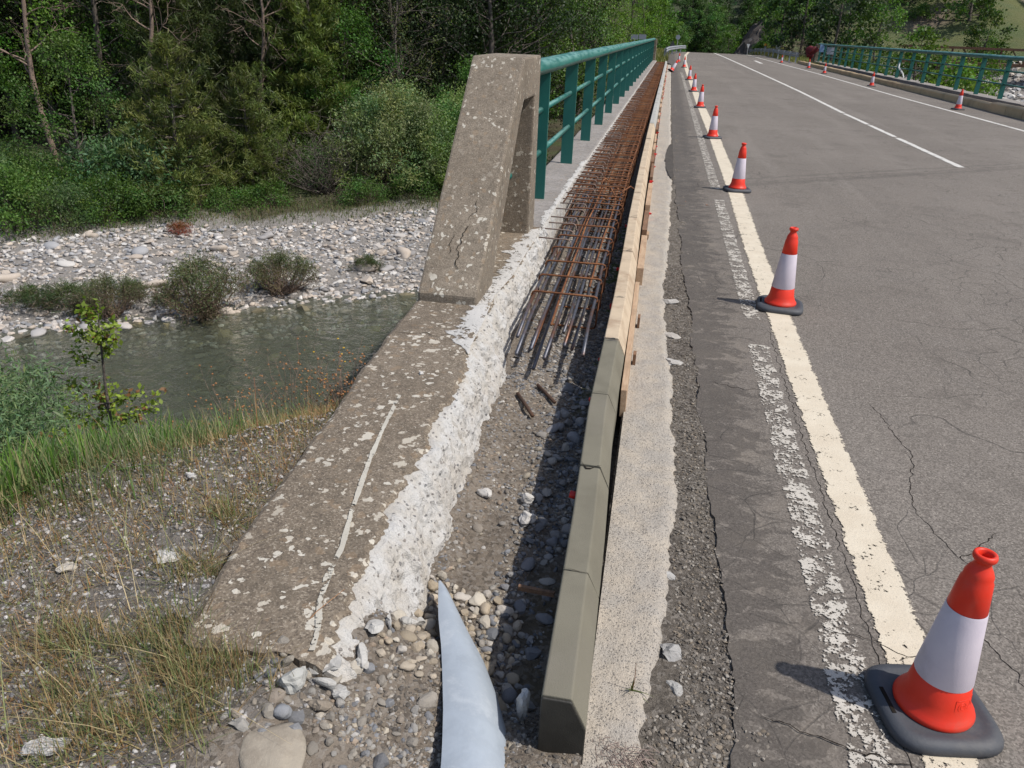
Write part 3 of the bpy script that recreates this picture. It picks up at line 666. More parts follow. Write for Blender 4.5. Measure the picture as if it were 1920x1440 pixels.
# chalky painted streak on the slab
ln = np.array([(-.89, 2.61), (-.86, 2.32), (-.83, 2.1), (-.78, 1.82), (-.74, 1.64), (-.73, 1.52), (-.71, 1.42), (-.675, 1.33), (-.66, 1.26)])
def streak(parent, ln, w, z, mat, name):
    d = np.r_[0, np.cumsum(np.linalg.norm(np.diff(ln, axis=0), axis=1))]; s = np.linspace(0, d[-1], 120)
    P = np.stack([np.interp(s, d, ln[:, i]) for i in (0, 1)], -1); T = np.gradient(P, axis=0); T /= np.linalg.norm(T, axis=1)[:, None]; N = np.stack([-T[:, 1], T[:, 0]], -1)
    ww = (w*(.75+.8*np.abs(fbm(s*0, s, 9, 3))))[:, None]
    G_ = np.stack([np.c_[P+N*ww/2, np.full(120, z)], np.c_[P, np.full(120, z)], np.c_[P-N*ww/2, np.full(120, z)]], 1); V, F = grid(G_)
    me = make_mesh(name, V-np.array(parent.location), F, mat); me.uv_layers.new(name='UVMap')
    idx = np.zeros(len(me.loops), np.int32); me.loops.foreach_get('vertex_index', idx); U = np.tile([[0, 0], [.5, 0], [1, 0]], (120, 1))
    me.uv_layers[0].data.foreach_set('uv', U[idx].ravel().astype(np.float32)); ob(name, me, parent)
streak(wing, ln, .019, .2105, M['paint_chalk'], 'paint_streak')

# ---- end pillar of the railing, sloping strut and rear leg with a niche between
pil = empty('end_pillar', (-1.0, 4.6, .2), 'sloping concrete end pillar of the railing with a niche on its road side', 'pillar')
bm = bmesh.new()
outer = [(3.745, .19), (3.745, .25), (4.97, 1.375), (5.60, 1.375), (5.62, .19)]
outer_l = [(3.745, .19), (3.745, .25), (4.95, 1.375), (5.60, 1.375), (5.62, .19)]
outer[2] = (4.95, 1.375)
inner = [(4.14, .19), (4.15, .24), (4.88, 1.05), (4.98, 1.13), (5.40, 1.13), (5.37, .19)]
x0, x1, xi = -1.165, -.842, -1.075
def vs(P, x): return [bm.verts.new((x, y, z)) for y, z in P]
a = vs(outer_l, x0); c = vs(outer, x1); n = len(outer)
bm.faces.new(a[::-1])
for i in range(n-1): bm.faces.new([a[i], a[i+1], c[i+1], c[i]])
d = vs(inner, x1); e = vs(inner, xi); k = len(inner)
bm.faces.new(e)
for i in range(k-1): bm.faces.new([d[i], d[i+1], e[i+1], e[i]])
# road-side face around the niche, split in two legs and the head
bm.faces.new([c[0], c[1], c[2], d[2], d[1], d[0]]); bm.faces.new([c[2], c[3], d[4], d[3], d[2]]); bm.faces.new([c[3], c[4], d[5], d[4]])
bmesh.ops.recalc_face_normals(bm, faces=bm.faces)
bmesh.ops.translate(bm, verts=bm.verts, vec=-pil.location)
be = [ed for ed in bm.edges if len(ed.link_faces) == 2 and ed.calc_face_angle(0) > .3]
bmesh.ops.bevel(bm, geom=be, offset=.014, segments=2, affect='EDGES', profile=.6)
me = bpy.data.meshes.new('body'); bm.to_mesh(me); bm.free(); me.materials.append(M['pillar']); ob('body', me, pil)
def pillar_front(x, t):   # point on the sloping front, 3 mm proud
    ty = 4.95; y = 3.745+(ty-3.745)*t; z = .25+(1.375-.25)*t; return (x, y-.0035, z+.003)
crack_strip(pil, [pillar_front(x, t) for x, t in ((-.985, .09), (-.99, .16), (-.985, .22), (-.975, .27))], .009, 0, seed=7)
crack_strip(pil, [pillar_front(x, t) for x, t in ((-.975, .28), (-.955, .32), (-.955, .37))], .006, 0, seed=8)
crack_strip(pil, [pillar_front(x, t) for x, t in ((-1.035, .14), (-1.038, .19), (-1.04, .24))], .005, 0, seed=9)
b = B(); b.box((-1.068, 5.19, 1.03), (.01, .26, .14)); b.build('pocket_shade', M['joint'], pil)  # dark plate on the niche wall, shade of a hollow painted by its colour
b = B(); b.tube([(-1.0, 5.33, .60), (-1.0, 5.40, .60)], .026, 12); b.build('tube_stub', M['teal'], pil, smooth=True)

# ---- railings
def railing(name, loc, label, xf, posts, y0, y1, zb, ht, group=None):
    r = empty(name, loc, label, 'railing', group)
    pw, pt = .125, .035
    b = B(); b.box((0, 0, (ht-.03)/2), (pw, pt, ht-.03)); pm = b.mesh('post', M['teal'])
    for y in posts:
        o = ob('post', pm, r, (xf(y)-loc[0], y-loc[1], zb-loc[2]))
    for za in (.385, .725):
        ys_ = [y0]+list(posts)+[y1]
        for a, c in zip(ys_[:-1], ys_[1:]):
            if c-a < .15: continue
            b = B(); b.tube([(xf(a), a+.02, zb+za), (xf(c), c-.02, zb+za)], .024, 12); b.build('crossbar', M['teal'], r, smooth=True)
    # rounded handrail in welded lengths
    cuts = [y0]+[p for p in posts[1::2]]+[y1]
    for a, c in zip(cuts[:-1], cuts[1:]):
        if c-a < .3: continue
        ang = np.linspace(0, 2*np.pi, 20, endpoint=False)
        P = []
        for y, s in ((a+.004, .0), (a+.006, 1), (a+.03, 1.03), (a+.05, 1), ((a+c)/2, 1), (c-.05, 1), (c-.03, 1.03), (c-.006, 1), (c-.004, 0)):
            dz = .004*math.sin(y*1.7)
            P.append(np.stack([xf(y)+.090*s*np.cos(ang), np.full(20, y), zb+ht-.066+dz+.069*s*np.sin(ang)*np.where(np.sin(ang) < 0, .75, 1)], -1))
        P = np.array(P); P = np.concatenate([P, P[:, :1]], 1); V, F = grid(P); b = B(); b.add(V, F); b.build('handrail', M['teal'], r, smooth=True)
    return r
lx = lambda y: np.interp(y, [5.6, 46.6], [-.985, -.845])
lposts = [6.66+2.03*i for i in range(20)]
railing('bridge_railing', (-.98, 5.6, .2), 'green tubular railing on the left side beyond the end pillar', lx, lposts, 5.56, 46.6, .205, 1.12)
rx = lambda y: 8.65+.0235*y
rposts = [21.0+2.03*i for i in range(20)]
rr = railing('bridge_railing', (9.2, 20, .2), 'green tubular railing across the road on the right side', rx, rposts, 20.0, 60.4, .21, 1.12)
ep = empty('end_pillar', (rx(61), 61, 0), 'grey brown concrete end pillar at the far end of the right railing', 'pillar')
b = B(); add_prism(b, prism_yz([(60.42, 0), (60.42, 1.3), (60.9, 1.3), (62.1, .0)], rx(61)-.17, rx(61)+.17)); b.build('body', M['slab'], ep, bevel=.02)
ep = empty('end_pillar', (-.84, 46.95, 0.2), 'small concrete end pillar at the far end of the left railing', 'pillar')
b = B(); add_prism(b, prism_yz([(46.62, .1), (46.62, 1.3), (47.0, 1.3), (48.1, .1)], -1.0, -.68)); b.build('body', M['slab'], ep, bevel=.02)
# small plates tied to the far end of the right railing
for (yy_, zz, mt, lb, s_) in ((58.1, .85, 'sign_b', 'small pale blue plate tied to the far posts of the right railing', .45), (55.0, .75, 'sign', 'small grey plate beside the blue plate on the right railing', .4)):
    b = B(); b.box((rx(yy_)-.07, yy_-.1, zz+.2), (.42, .02, s_)); o = b.build('plate', M[mt], loc=(rx(yy_), yy_, zz), label=lb, cat='plate')
b = B(); V_ = [(rx(37)-.1, 36.8, .80), (rx(37)-.12, 36.7, .62), (rx(37)+.02, 36.5, .42), (rx(37)+.10, 36.5, .25)]
for k_ in range(3): b.tube([V_[k_], V_[k_+1]], .03, 5)
b.build('plastic_strip', M['sign_w'], loc=(rx(37), 37, .6), label='torn white plastic strip caught on the right railing', cat='plastic strip')
# right hand kerb, recess and slab
rk = empty('kerb', (8.6, 30, 0), 'tan kerb of long blocks along the right side of the road', 'kerb')
kx = lambda y: 8.17+.0135*y
y = 17.0; i = 0
while y < 60:
    L = 1.0+(.02*((i*7) % 3)); tall = i in (4, 5)
    b = B(); x_ = kx(y+L/2)+rng.uniform(-.012, .012); z1 = (.235 if tall else .195)+rng.uniform(-.008, .008); wd = .16 if not tall else .24
    add_prism(b, prism_xz([(x_-wd/2, -.04), (x_-wd/2, z1-.03), (x_-wd/2+.03, z1), (x_+.08, z1), (x_+.08, -.04)], y+.008, y+L-.008))
    b.build('kerb_block', M['kerb_far'], rk); y += L; i += 1
ysr = np.arange(17, 61, .35); xa = kx(ysr)+.075; xb = rx(ysr)-.17
P = np.stack([np.stack([xa*(1-t_)+xb*t_, ysr, .05+.05*fbm(xa*(1-t_)+xb*t_, ysr, 3, 5)], -1) for t_ in np.linspace(0, 1, 8)], 1)
V, F = grid(P); ob('recess_rubble', make_mesh('recess_rubble', V, F, M['rust_d']), kind='structure', label='brown dug-out strip between right kerb and railing slab')
i = 0; y = 17.0
rs = empty('walkway_edge', (9.4, 30, 0), 'rough grey slab edge carrying the right railing', 'slab')
while y < 60.3:
    L = 2.03; b = B(); x0_ = rx(y+1)
    b.box((x0_+.09, y+L/2, .06), (.50+rng.uniform(-.02, .02), L-.02, .30), jit=.008); b.build('slab_length', M['walk'], rs, bevel=.015); y += L; i += 1

# ================================================================ NEW KERB
def kerb_prof(x, z1=.2, w=.105, zb=-.10, ch=.035, chz=.075):
    return [(x, zb), (x, z1-.004), (x+.004, z1), (x+w-ch-.004, z1), (x+w-ch, z1-.004), (x+w-.002, z1-chz), (x+w, z1-chz-.006), (x+w, zb)]
def kxl(y): return float(np.interp(y, [1.25, 1.98, 2.73, 3.46, 4.5, 6.17, 9, 13, 20, 43], [-.122, -.135, -.158, -.155, -.152, -.17, -.18, -.18, -.17, -.12]))
def kerb_seg(parent, y0, y1, mat, name, zb=-.10, n=3, rough=0, z1=.2, split=None):
    ysk = np.linspace(y0, y1, n); prof0 = [np.array([(x, yk, z) for x, z in kerb_prof(kxl(yk), z1, zb=zb)]) for yk in ysk]
    P = np.array(prof0)
    if rough:
        for e, sg in ((0, 1), (-1, -1)): P[e, :, 1] += sg*rough*rng.random(P.shape[1])
    k = P.shape[1]; i = np.arange(n-1)[:, None]*k; j = np.arange(k)[None]; j2 = (j+1) % k
    F = np.stack([i+j, i+k+j, i+k+j2, i+j2], -1).reshape(-1, 4); b = B(); b.add(P.reshape(-1, 3), F)
    b.F.setdefault(k, []).append(np.array([list(range(k))])); b.F.setdefault(k, []).append(np.array([list(range((n-1)*k, n*k))[::-1]]))
    return b.build(name, mat, parent, bevel=.004)
nb = empty('mortar_kerb', (-.08, 2.3, 0), 'long grey mortar kerb beam nearest the camera, cracked across', 'kerb')
kerb_seg(nb, 1.25, 1.257, M['beam_dark'], 'dark_end', -.1, z1=.196)  # thin near-black slice closing the near end of the beam
kerb_seg(nb, 1.2575, 1.698, M['beam'], 'beam_length', -.1, 4)
kerb_seg(nb, 1.700, 2.262, M['beam'], 'beam_length', -.1, 5, .004)
kerb_seg(nb, 2.270, 2.848, M['beam'], 'beam_length', -.1, 5, .006)
kerb_seg(nb, 2.851, 3.470, M['beam'], 'beam_length', -.1, 5, .002)
crack_strip(nb, [(kxl(2.26)+.003, 2.272), (kxl(2.26)+.035, 2.262), (kxl(2.26)+.07, 2.255)], .012, .2025, seed=31)
crack_strip(nb, [(kxl(2.85)+.003, 2.845), (kxl(2.85)+.04, 2.862), (kxl(2.85)+.07, 2.855)], .0035, .2025, seed=33)
crack_strip(nb, [(kxl(1.7)+.003, 1.705), (kxl(1.7)+.04, 1.70), (kxl(1.7)+.07, 1.693)], .0035, .2025, seed=34)
crack_strip(nb, [(kxl(3.46)+.003, 3.463), (kxl(3.46)+.07, 3.463)], .010, .2022, seed=36, mat=M['joint'])
pk = empty('precast_kerb', (-.1, 20, 0), 'row of sand-coloured and grey precast kerb blocks beyond the mortar beam', 'kerb')
jy = [3.482, 4.13, 5.15, 6.22]; 
while jy[-1] < 46.5: jy.append(jy[-1]+1.04+rng.uniform(-.02, .02))
for i, (a, c) in enumerate(zip(jy[:-1], jy[1:])):
    o = kerb_seg(pk, a+.006, c-.006, M['kerb'] if a < 13.0 else M['kerb_g'], 'kerb_block', -.06, 2, .003, .2+rng.uniform(-.003, .003))
    if i < 12:
        x_ = kxl(a); w_ = .105-.035
        crack_strip(pk, [(x_+.004, a), (x_+w_, a)], .014, .2016, name='joint_mortar', mat=M['joint'], seed=40+i)
for (yp_, xo, L_) in ((5.15, .03, .05), (6.22, .045, .06), (5.6, .0, .04), (7.8, .0, .05), (4.45, .0, .03)):
    crack_strip(pk, [(kxl(yp_)+xo+.004, yp_+.02), (kxl(yp_)+xo+.03, yp_+.02+L_*.4), (kxl(yp_)+xo+.012, yp_+.02+L_)], .006, .2042, name='scratch', seed=int(yp_*10))
# chips along the inner top edge, staining is in the material
# formwork boards, wedges and red spacers on the road side of the kerb
def board(y0, y1, x, th, z0, z1, mat, label, dx=0, ry=0):
    b = B(); add_prism(b, prism_xz([(x, z0), (x+th, z0), (x+th+ry, z1), (x+ry, z1)], y0, y1))
    if dx:
        for V_ in b.V: V_[V_[:, 1] > (y0+y1)/2, 0] += dx
    return b.build('formwork_board', mat, loc=(x, (y0+y1)/2, z0), bevel=.002, label=label, cat='board')
board(3.08, 4.72, -.040, .026, -.01, .120, M['wood'], 'long pale wooden board wedged against the kerb beside the mortar beam end', dx=-.004, ry=-.004)
board(4.18, 4.24, -.008, .014, .01, .075, M['wood_d'], 'small dark stake behind the long pale board, farther one')
board(3.62, 3.67, -.010, .016, .01, .075, M['wood_d'], 'small dark stake behind the long pale board, nearer one')
board(5.02, 5.95, -.050, .044, .0, .125, M['wood'], 'short tan board with dark end grain, second from the near end', dx=.0)
board(6.16, 6.9, -.054, .040, .0, .12, M['wood_d'], 'brown board end beyond the second tan board')
board(6.3, 6.42, -.016, .02, .012, .05, M['wood'], 'small tan wedge lying beside the brown board end')
board(7.15, 8.3, -.056, .044, .0, .12, M['wood'], 'tan board next to the first red clamp')
board(8.62, 9.6, -.052, .032, .0, .13, M['wood_d'], 'dark board where the skew road joint begins')
yb = 9.8; names = []
k = 0
while yb < 44:
    L = rng.uniform(.5, 1.1); b = B(); x_ = kxl(yb)+.109+rng.uniform(0, .006)
    b.box((x_+.017, yb+L/2, .06+rng.uniform(-.01, .01)), (rng.uniform(.022, .045), L, .115+rng.uniform(-.02, .01)), rz=rng.uniform(-.008, .008))
    b.build('formwork_board', M['wood'] if k % 3 else M['wood_d'], loc=(x_, yb+L/2, 0), label='small board or wedge wedged behind the far precast kerb blocks', cat='board', group='boards behind the far kerb')
    yb += L+rng.uniform(.15, .7); k += 1
b = B(); b.box((0, 0, .03), (.022, .05, .06)); b.box((.012, .0, .055), (.03, .02, .012)); b.box((0, .03, .03), (.012, .03, .03)); clamp = b.mesh('red_clamp', M['red'])
cl_y = [(7.05, .02), (7.95, .03), (8.55, .03), (9.7, .03), (10.6, .04), (11.5, .03), (12.3, .04), (13.3, .03)]
lbl = ['nearest red plastic clamp behind the kerb blocks', 'second red plastic clamp behind the kerb blocks', 'third red plastic clamp behind the kerb blocks']
for i, (y_, z_) in enumerate(cl_y+[(14+1.35*k, .03) for k in range(23)]):
    o = ob('red_clamp', clamp, None, (kxl(y_)+.135+rng.uniform(-.004, .01), y_, z_+rng.uniform(-.01, .02)), cat='clamp'); o.rotation_euler = (0, rng.uniform(-.2, .2), rng.uniform(-.3, .3))
    if i < 3: props(o, lbl[i])
    else: props(o, 'small red plastic clamp in the row along the far kerb blocks', group='red clamps along the kerb')
# red spacers peeping out on the trench side
b = B(); b.tube([(-.014, 0, 0), (.012, 0, 0)], .011, 10); b.tube([(.012, 0, 0), (.018, 0, 0)], .016, 10); sp_me = b.mesh('red_spacer', M['red'], smooth=True)
for i, (y_, z_) in enumerate([(2.33, .035), (3.14, .03), (3.62, .03), (4.35, .06), (4.45, .04), (5.25, .04), (6.6, .04)]):
    o = ob('red_spacer', sp_me, None, (kxl(y_)-.012, y_, z_), cat='spacer'); s_ = 1.25 if i == 0 else .9; o.scale = (s_,)*3; o.rotation_euler = (.3, .2, .5*i)
    props(o, ['bright red plastic plug on the trench side of the mortar kerb', 'red plug low on the kerb where the mortar beam ends'][i] if i < 2 else 'red plastic plug in shade between the rebar cage and the kerb', group=None if i < 2 else 'red plugs in the shade of the kerb')

# ================================================================ REBAR
cage = empty('rebar_cage', (-.42, 3.5, 0), 'long rusty reinforcement cage lying in the trench', 'rebar cage')
def pathbar(x, z, y0, y1, r, mat, bend=.012, name='longitudinal_bar', droop=0, sd=0):
    n = max(5, int((y1-y0)/.35)); ysb = np.linspace(y0, y1, n); q = np.interp(ysb, [3.4, 6, 9, 47], [0, -.035, -.045, .10])
    P = np.stack([x+q+bend*fbm(ysb*0+sd, ysb, .9, sd)*1.6, ysb, z+.012*fbm(ysb*0, ysb, 1.2, sd+9)-droop*np.clip(1-(ysb-y0)/.9, 0, 1)**1.5], -1)
    b = B(); b.tube(P, r, 8); return b.build(name, mat, cage, smooth=True)
near = [(-.600, .135, 3.62, 'steel', .03), (-.570, .128, 3.42, 'steel', .04), (-.53, .01, 3.72, 'rust', .0), (-.505, .130, 3.50, 'steel', .05), (-.485, .012, 3.46, 'steel', .0), (-.455, .12, 3.85, 'rust', .02),
        (-.425, .128, 3.40, 'steel', .04), (-.40, .012, 4.0, 'steel', 0), (-.345, .130, 3.60, 'steel', .05), (-.325, .015, 3.75, 'steel', .0), (-.245, .135, 3.42, 'steel', .02), (-.30, .10, 4.6, 'rust', 0)]
for i, (x, z, y0, mt, dr) in enumerate(near):
    pathbar(x, z, y0, 7.4+.3*(i % 3), .0095 if mt == 'steel' else .007, M[mt], droop=dr*.8, sd=i)
for i, x in enumerate(np.linspace(-.74, -.235, 9)):
    pathbar(x, .135 if i % 2 == 0 else .12, 6.9+.15*i % .7, 46.4, .0085, M['rust' if i % 3 else 'rust_d'], sd=50+i)
for i, x in enumerate(np.linspace(-.72, -.27, 5)):
    pathbar(x, .0, 6.9, 46.4, .0085, M['rust_d'], sd=70+i)
def stirrup_mesh(x0, x1, z0, z1, r, mat, sd):
    rr_ = np.random.default_rng(sd); c = .022; P = []
    for (cx, cz, a0) in ((x1-c, z1-c, 0), (x0+c, z1-c, 90), (x0+c, z0+c, 180), (x1-c, z0+c, 270)):
        for a in (0, 45, 90): A = math.radians(a0+a); P.append((cx+c*math.cos(A), rr_.uniform(-.002, .002), cz+c*math.sin(A)))
    P.append((P[0][0]+.003, .012, P[0][2])); P.append((P[0][0]-.05, .02, P[0][2]-.05)); P.insert(0, (P[0][0]-.05, -.008, P[0][2]-.045))
    b = B(); b.tube(P, r, 6); return b.mesh('stirrup', mat, smooth=True)
sm_near = [stirrup_mesh(-.20, .185, -.04, .155, .0062, M['rust'], k) for k in range(3)]
sm_far = [stirrup_mesh(-.26, .26, -.04, .155, .0062, M['rust'], 9+k) for k in range(3)]+[stirrup_mesh(-.26, .26, -.04, .15, .0062, M['rust_d'], 19)]
ylist = [4.24, 4.58, 4.92, 5.27, 5.64, 5.98, 6.30, 6.62, 6.9]
for i, y_ in enumerate(ylist):
    o = ob('stirrup', sm_near[i % 3], cage, (-.418-.036*min(1, (y_-3.4)/2.6)+.42, y_-3.5, .004*math.sin(i*3)), ); o.rotation_euler = (rng.uniform(-.04, .04), rng.uniform(-.02, .02), rng.uniform(-.05, .05)); o.scale = (1+.012*i, 1, 1)
y_ = 7.08; nst = len(ylist)
while y_ < 46.3:
    q_ = float(np.interp(y_, [3.4, 6, 9, 47], [0, -.035, -.045, .10]))
    o = ob('stirrup', sm_far[nst % 4], cage, (-.485+q_+.42+rng.uniform(-.008, .008), y_-3.5, rng.uniform(-.006, .006))); o.rotation_euler = (rng.uniform(-.12, .12), rng.uniform(-.02, .02), rng.uniform(-.05, .05)); nst += 1
    y_ += rng.uniform(.10, .145) if y_ < 20 else rng.uniform(.13, .18)
# starter bars with hooked ends out of the broken edge
def hook_mesh(sd):
    r_ = np.random.default_rng(sd); L = r_.uniform(.20, .25); c = .03
    P = [(-.06, 0, .0), (L*.5, r_.uniform(-.01, .01), 0), (L-c, 0, 0)]+[(L-c+c*math.sin(a), 0, -c+c*math.cos(a)) for a in (.5, 1.0, 1.57)]+[(L+.003, .004, -.09)]
    b = B(); b.tube(P, .0055, 6); return b.mesh('starter_bar', M['hook'], smooth=True)
hm = [hook_mesh(k) for k in range(4)]
y_ = 5.45; nh = 0
while y_ < 44:
    o = ob('starter_bar', hm[nh % 4], cage, (-.78+float(np.interp(y_, [5, 9, 47], [.01, 0, .18]))+.42, y_-3.5, .172+rng.uniform(-.006, .012))); o.rotation_euler = (0, rng.uniform(-.06, .03), rng.uniform(-.12, .12)); nh += 1
    y_ += rng.uniform(.20, .30) if y_ < 12 else rng.uniform(.3, .6)
# tangle of bent bars where the two cages overlap
for i in range(16):
    x_ = rng.uniform(-.68, -.3); yb = rng.uniform(7.0, 7.9); a = rng.uniform(-.7, .7); L = rng.uniform(.2, .5); z_ = rng.uniform(.06, .17)
    P = [(x_, yb, z_), (x_+.5*L*math.sin(a), yb+.5*L, z_+rng.uniform(-.02, .05)), (x_+L*math.sin(a)+rng.uniform(-.05, .05), yb+L*.8, z_-rng.uniform(0, .06))]
    b = B(); b.tube(P, .007, 6); b.build('loose_bar', M['rust'], cage, smooth=True)
def rod(p, q, r, label):
    b = B(); b.tube([p, ((p[0]+q[0])/2, (p[1]+q[1])/2+.002, (p[2]+q[2])/2+.001), q], r, 9); b.build('steel_rod', M['rust_d'], loc=p, smooth=True, label=label, cat='steel rod')
tz = lambda x, y: float(trench_z(np.array(x), np.array(y)))
rod((-.525, 3.24, tz(-.525, 3.24)+.012), (-.42, 3.04, tz(-.42, 3.04)+.02), .0085, 'short rusty rod lying on the dirt, nearer to the wall')
rod((-.45, 3.38, tz(-.45, 3.38)+.012), (-.345, 3.22, tz(-.345, 3.22)+.02), .0085, 'short rusty rod reaching into the kerb shadow')
b = B(); b.box((-.215, 1.835, .0), (.11, .012, .014), rz=-.05, jit=.002); b.build('wood_splinter', M['wood_d'], loc=(-.215, 1.835, 0), label='reddish brown splinter of wood lying against the mortar kerb', cat='splinter')

# ================================================================ CONES
def superell(r, n=48, p=4.2, cut=.80):
    a = np.linspace(0, 2*np.pi, n, endpoint=False); c, s_ = np.cos(a), np.sin(a)
    rad = 1/(np.abs(c)**p+np.abs(s_)**p)**(1/p); rad = np.minimum(rad, 1.0/np.maximum(np.abs(c)+np.abs(s_), 1e-6)*1.70)
    return np.stack([r*rad*c, r*rad*s_], -1)
layers = [(.138, 0), (.141, .004), (.141, .018), (.136, .026), (.124, .033), (.112, .034), (.104, .030), (.09, .029), (.06, .029)]
P = np.array([np.c_[superell(r), np.full(48, z)] for r, z in layers]); P = np.concatenate([P, P[:, :1]], 1)
V, F = grid(P); b = B(); b.add(V, F[:, ::-1]); cone_base = b.mesh('base', M['rubber'], smooth=True)
b = B()
b.box((-.1165, .0, .0335), (.010, .085, .003)); cone_slot_shade = b.mesh('grip_slot_shade', M['crack'])  # flat dark plate, the shade of a recessed slot given as colour
rc = lambda z: .082-(.082-.036)*(z/.43)
prof = [(.088, .024), (.094, .027), (.0965, .036), (.093, .044), (.087, .051), (.0815, .062), (rc(.08)+.001, .08), (rc(.134), .134), (rc(.134)-.001, .135), (rc(.345)-.001, .346), (rc(.347), .347), (rc(.425), .425),
        (rc(.43)-.003, .432), (.0325, .445), (.027, .458), (.021, .468), (.0185, .475), (.019, .481), (.0235, .484), (.0265, .489), (.027, .495), (.025, .501), (.020, .503), (.0155, .499), (.014, .47), (.013, .44)]
V, F = lathe(prof, 48); b = B(); b.add(V, F); cone_body = b.mesh('body', M['orange'], smooth=True)
V, F = lathe([(rc(.134), .1335), (rc(.136)+.0012, .136), (rc(.343)+.0012, .343), (rc(.345), .3455)], 48); b = B(); b.add(V, F); cone_sleeve = b.mesh('sleeve', M['sleeve'], smooth=True)
def emboss():
    b = B()
    def pt(u, v): a = -1.50+u*.85; z = .07+v*.040; r = rc(z)+.0008; return (r*math.cos(a), r*math.sin(a), z)
    def pl(pts, r=.0007): b.tube([pt(*p) for p in pts], r, 5)
    seg = lambda p, q: [(p[0]+(q[0]-p[0])*k/8, p[1]+(q[1]-p[1])*k/8) for k in range(9)]
    for p, q in (((0, 0), (1, 0)), ((1, 0), (1, 1)), ((1, 1), (0, 1)), ((0, 1), (0, 0))): pl(seg(p, q))
    for cx, rx_, ry_ in ((.32, .2, .32), (.32, .1, .16)): pl([(cx+rx_*math.cos(a), .5+ry_*math.sin(a)) for a in np.linspace(0, 6.283, 17)])
    pl(seg((.62, .25), (.92, .25))); pl(seg((.62, .25), (.78, .75))); pl(seg((.78, .75), (.92, .25)))
    return b.mesh('embossed_mark', M['orange'], smooth=True)
emb = emboss()
def cone(x, y, z, rz, label, tilt=None, mark=False, s=1.0):
    c = empty('traffic_cone', (x, y, z), label, 'traffic cone', 'orange and white traffic cones', rz)
    if tilt: c.rotation_euler = tilt
    c.scale = (s, s, s)
    ba = ob('base', cone_base, c); ob('grip_slot_shade', cone_slot_shade, ba); bo = ob('body', cone_body, c); ob('sleeve', cone_sleeve, c)
    if mark: ob('embossed_mark', emb, bo)
    return c
cone(.828, 1.60, .004, .16, 'large nearest traffic cone at the lower right corner, with an embossed mark', mark=True, s=.975)
cone(.855, 4.83, .004, -.12, 'second traffic cone from the camera on the cream line, with cracked asphalt beside it')
cone(.90, 8.88, .004, .15, 'third traffic cone from the camera, standing just before the tar joint')
cone(.86, 13.65, .004, .3, 'fourth traffic cone from the camera, first one beyond the tar joint')
cone(.86, 19.56, .004, .0, 'fifth traffic cone from the camera on the left edge line')
cone(.86, 25.2, .004, .2, 'sixth traffic cone from the camera on the left edge line')
cone(.87, 31.8, .004, -.2, 'seventh traffic cone from the camera on the left edge line')
cone(.87, 44.0, .004, .1, 'second farthest upright cone on the left, just right of the tilted one', s=1.05)
cone(.68, 52.5, .004, .1, 'farthest traffic cone on the left side where the line bends away')
cone(.20, 38.0, .03, .1, 'tilted traffic cone leaning over against the far kerb blocks', tilt=(-.12, .55, .3), s=1.15)
cone(7.62, 23.2, .004, .4, 'nearest traffic cone on the right side, by the kerb')
cone(7.75, 33.5, .004, .1, 'second traffic cone on the right side by the tan kerb')
cone(7.85, 44.2, .004, .0, 'third traffic cone on the right side by the kerb end')
cone(8.2, 51.4, .004, .5, 'fourth traffic cone on the right, in front of the far end pillar')
cone(7.8, 60.6, .004, .2, 'farthest traffic cone on the right, in front of the guardrail')

# ================================================================ foreground blade of sheet steel
tl3 = [(-.502, 1.775, .03), (-.492, 1.74, .034), (-.481, 1.695, .04), (-.453, 1.599, .05), (-.416, 1.493, .06), (-.380, 1.374, .075), (-.349, 1.267, .09), (-.325, 1.172, .10), (-.308, 1.099, .11), (-.28, .9, .13), (-.26, .6, .15), (-.25, .3, .16)]
tr3 = [(-.495, 1.782, .03), (-.468, 1.755, .034), (-.435, 1.705, .04), (-.376, 1.617, .05), (-.306, 1.518, .06), (-.246, 1.404, .075), (-.202, 1.299, .09), (-.177, 1.205, .10), (-.161, 1.131, .11), (-.13, .9, .13), (-.11, .6, .15), (-.10, .3, .16)]
tl = np.array(tl3); trp = np.array(tr3)
n = 60; s = np.linspace(0, 1, n)
def along(p): d = np.r_[0, np.cumsum(np.linalg.norm(np.diff(p, axis=0), axis=1))]; return np.stack([np.interp(s*d[-1], d, p[:, i]) for i in (0, 1, 2)], -1)
A, C = along(tl), along(trp); m = 14; u = np.linspace(0, 1, m)
wdt = np.linalg.norm(C-A, axis=1)
P3 = A[:, None]*(1-u)[None, :, None]+C[:, None]*u[None, :, None]
P3[..., 2] += (np.sin(np.pi*u)**.8)[None]*wdt[:, None]*.05-.06*(u[None]**4)*wdt[:, None]/.12
P3[..., 2] += .002*fbm(P3[..., 0], P3[..., 1], 14, 3)
und = P3[:, ::-1].copy(); und[..., 2] -= .003+.004*np.minimum(1, wdt/.1)[:, None]
loop = np.concatenate([P3, und, P3[:, :1]], 1); V, F = grid(loop)
b = B(); b.add(V, F[:, ::-1]); o = b.build('sheet_steel', M['galv'], loc=(-.3, 1.2, .03), smooth=True, label='pale blue-grey pointed sheet steel blade poking in from the bottom edge', cat='steel sheet')
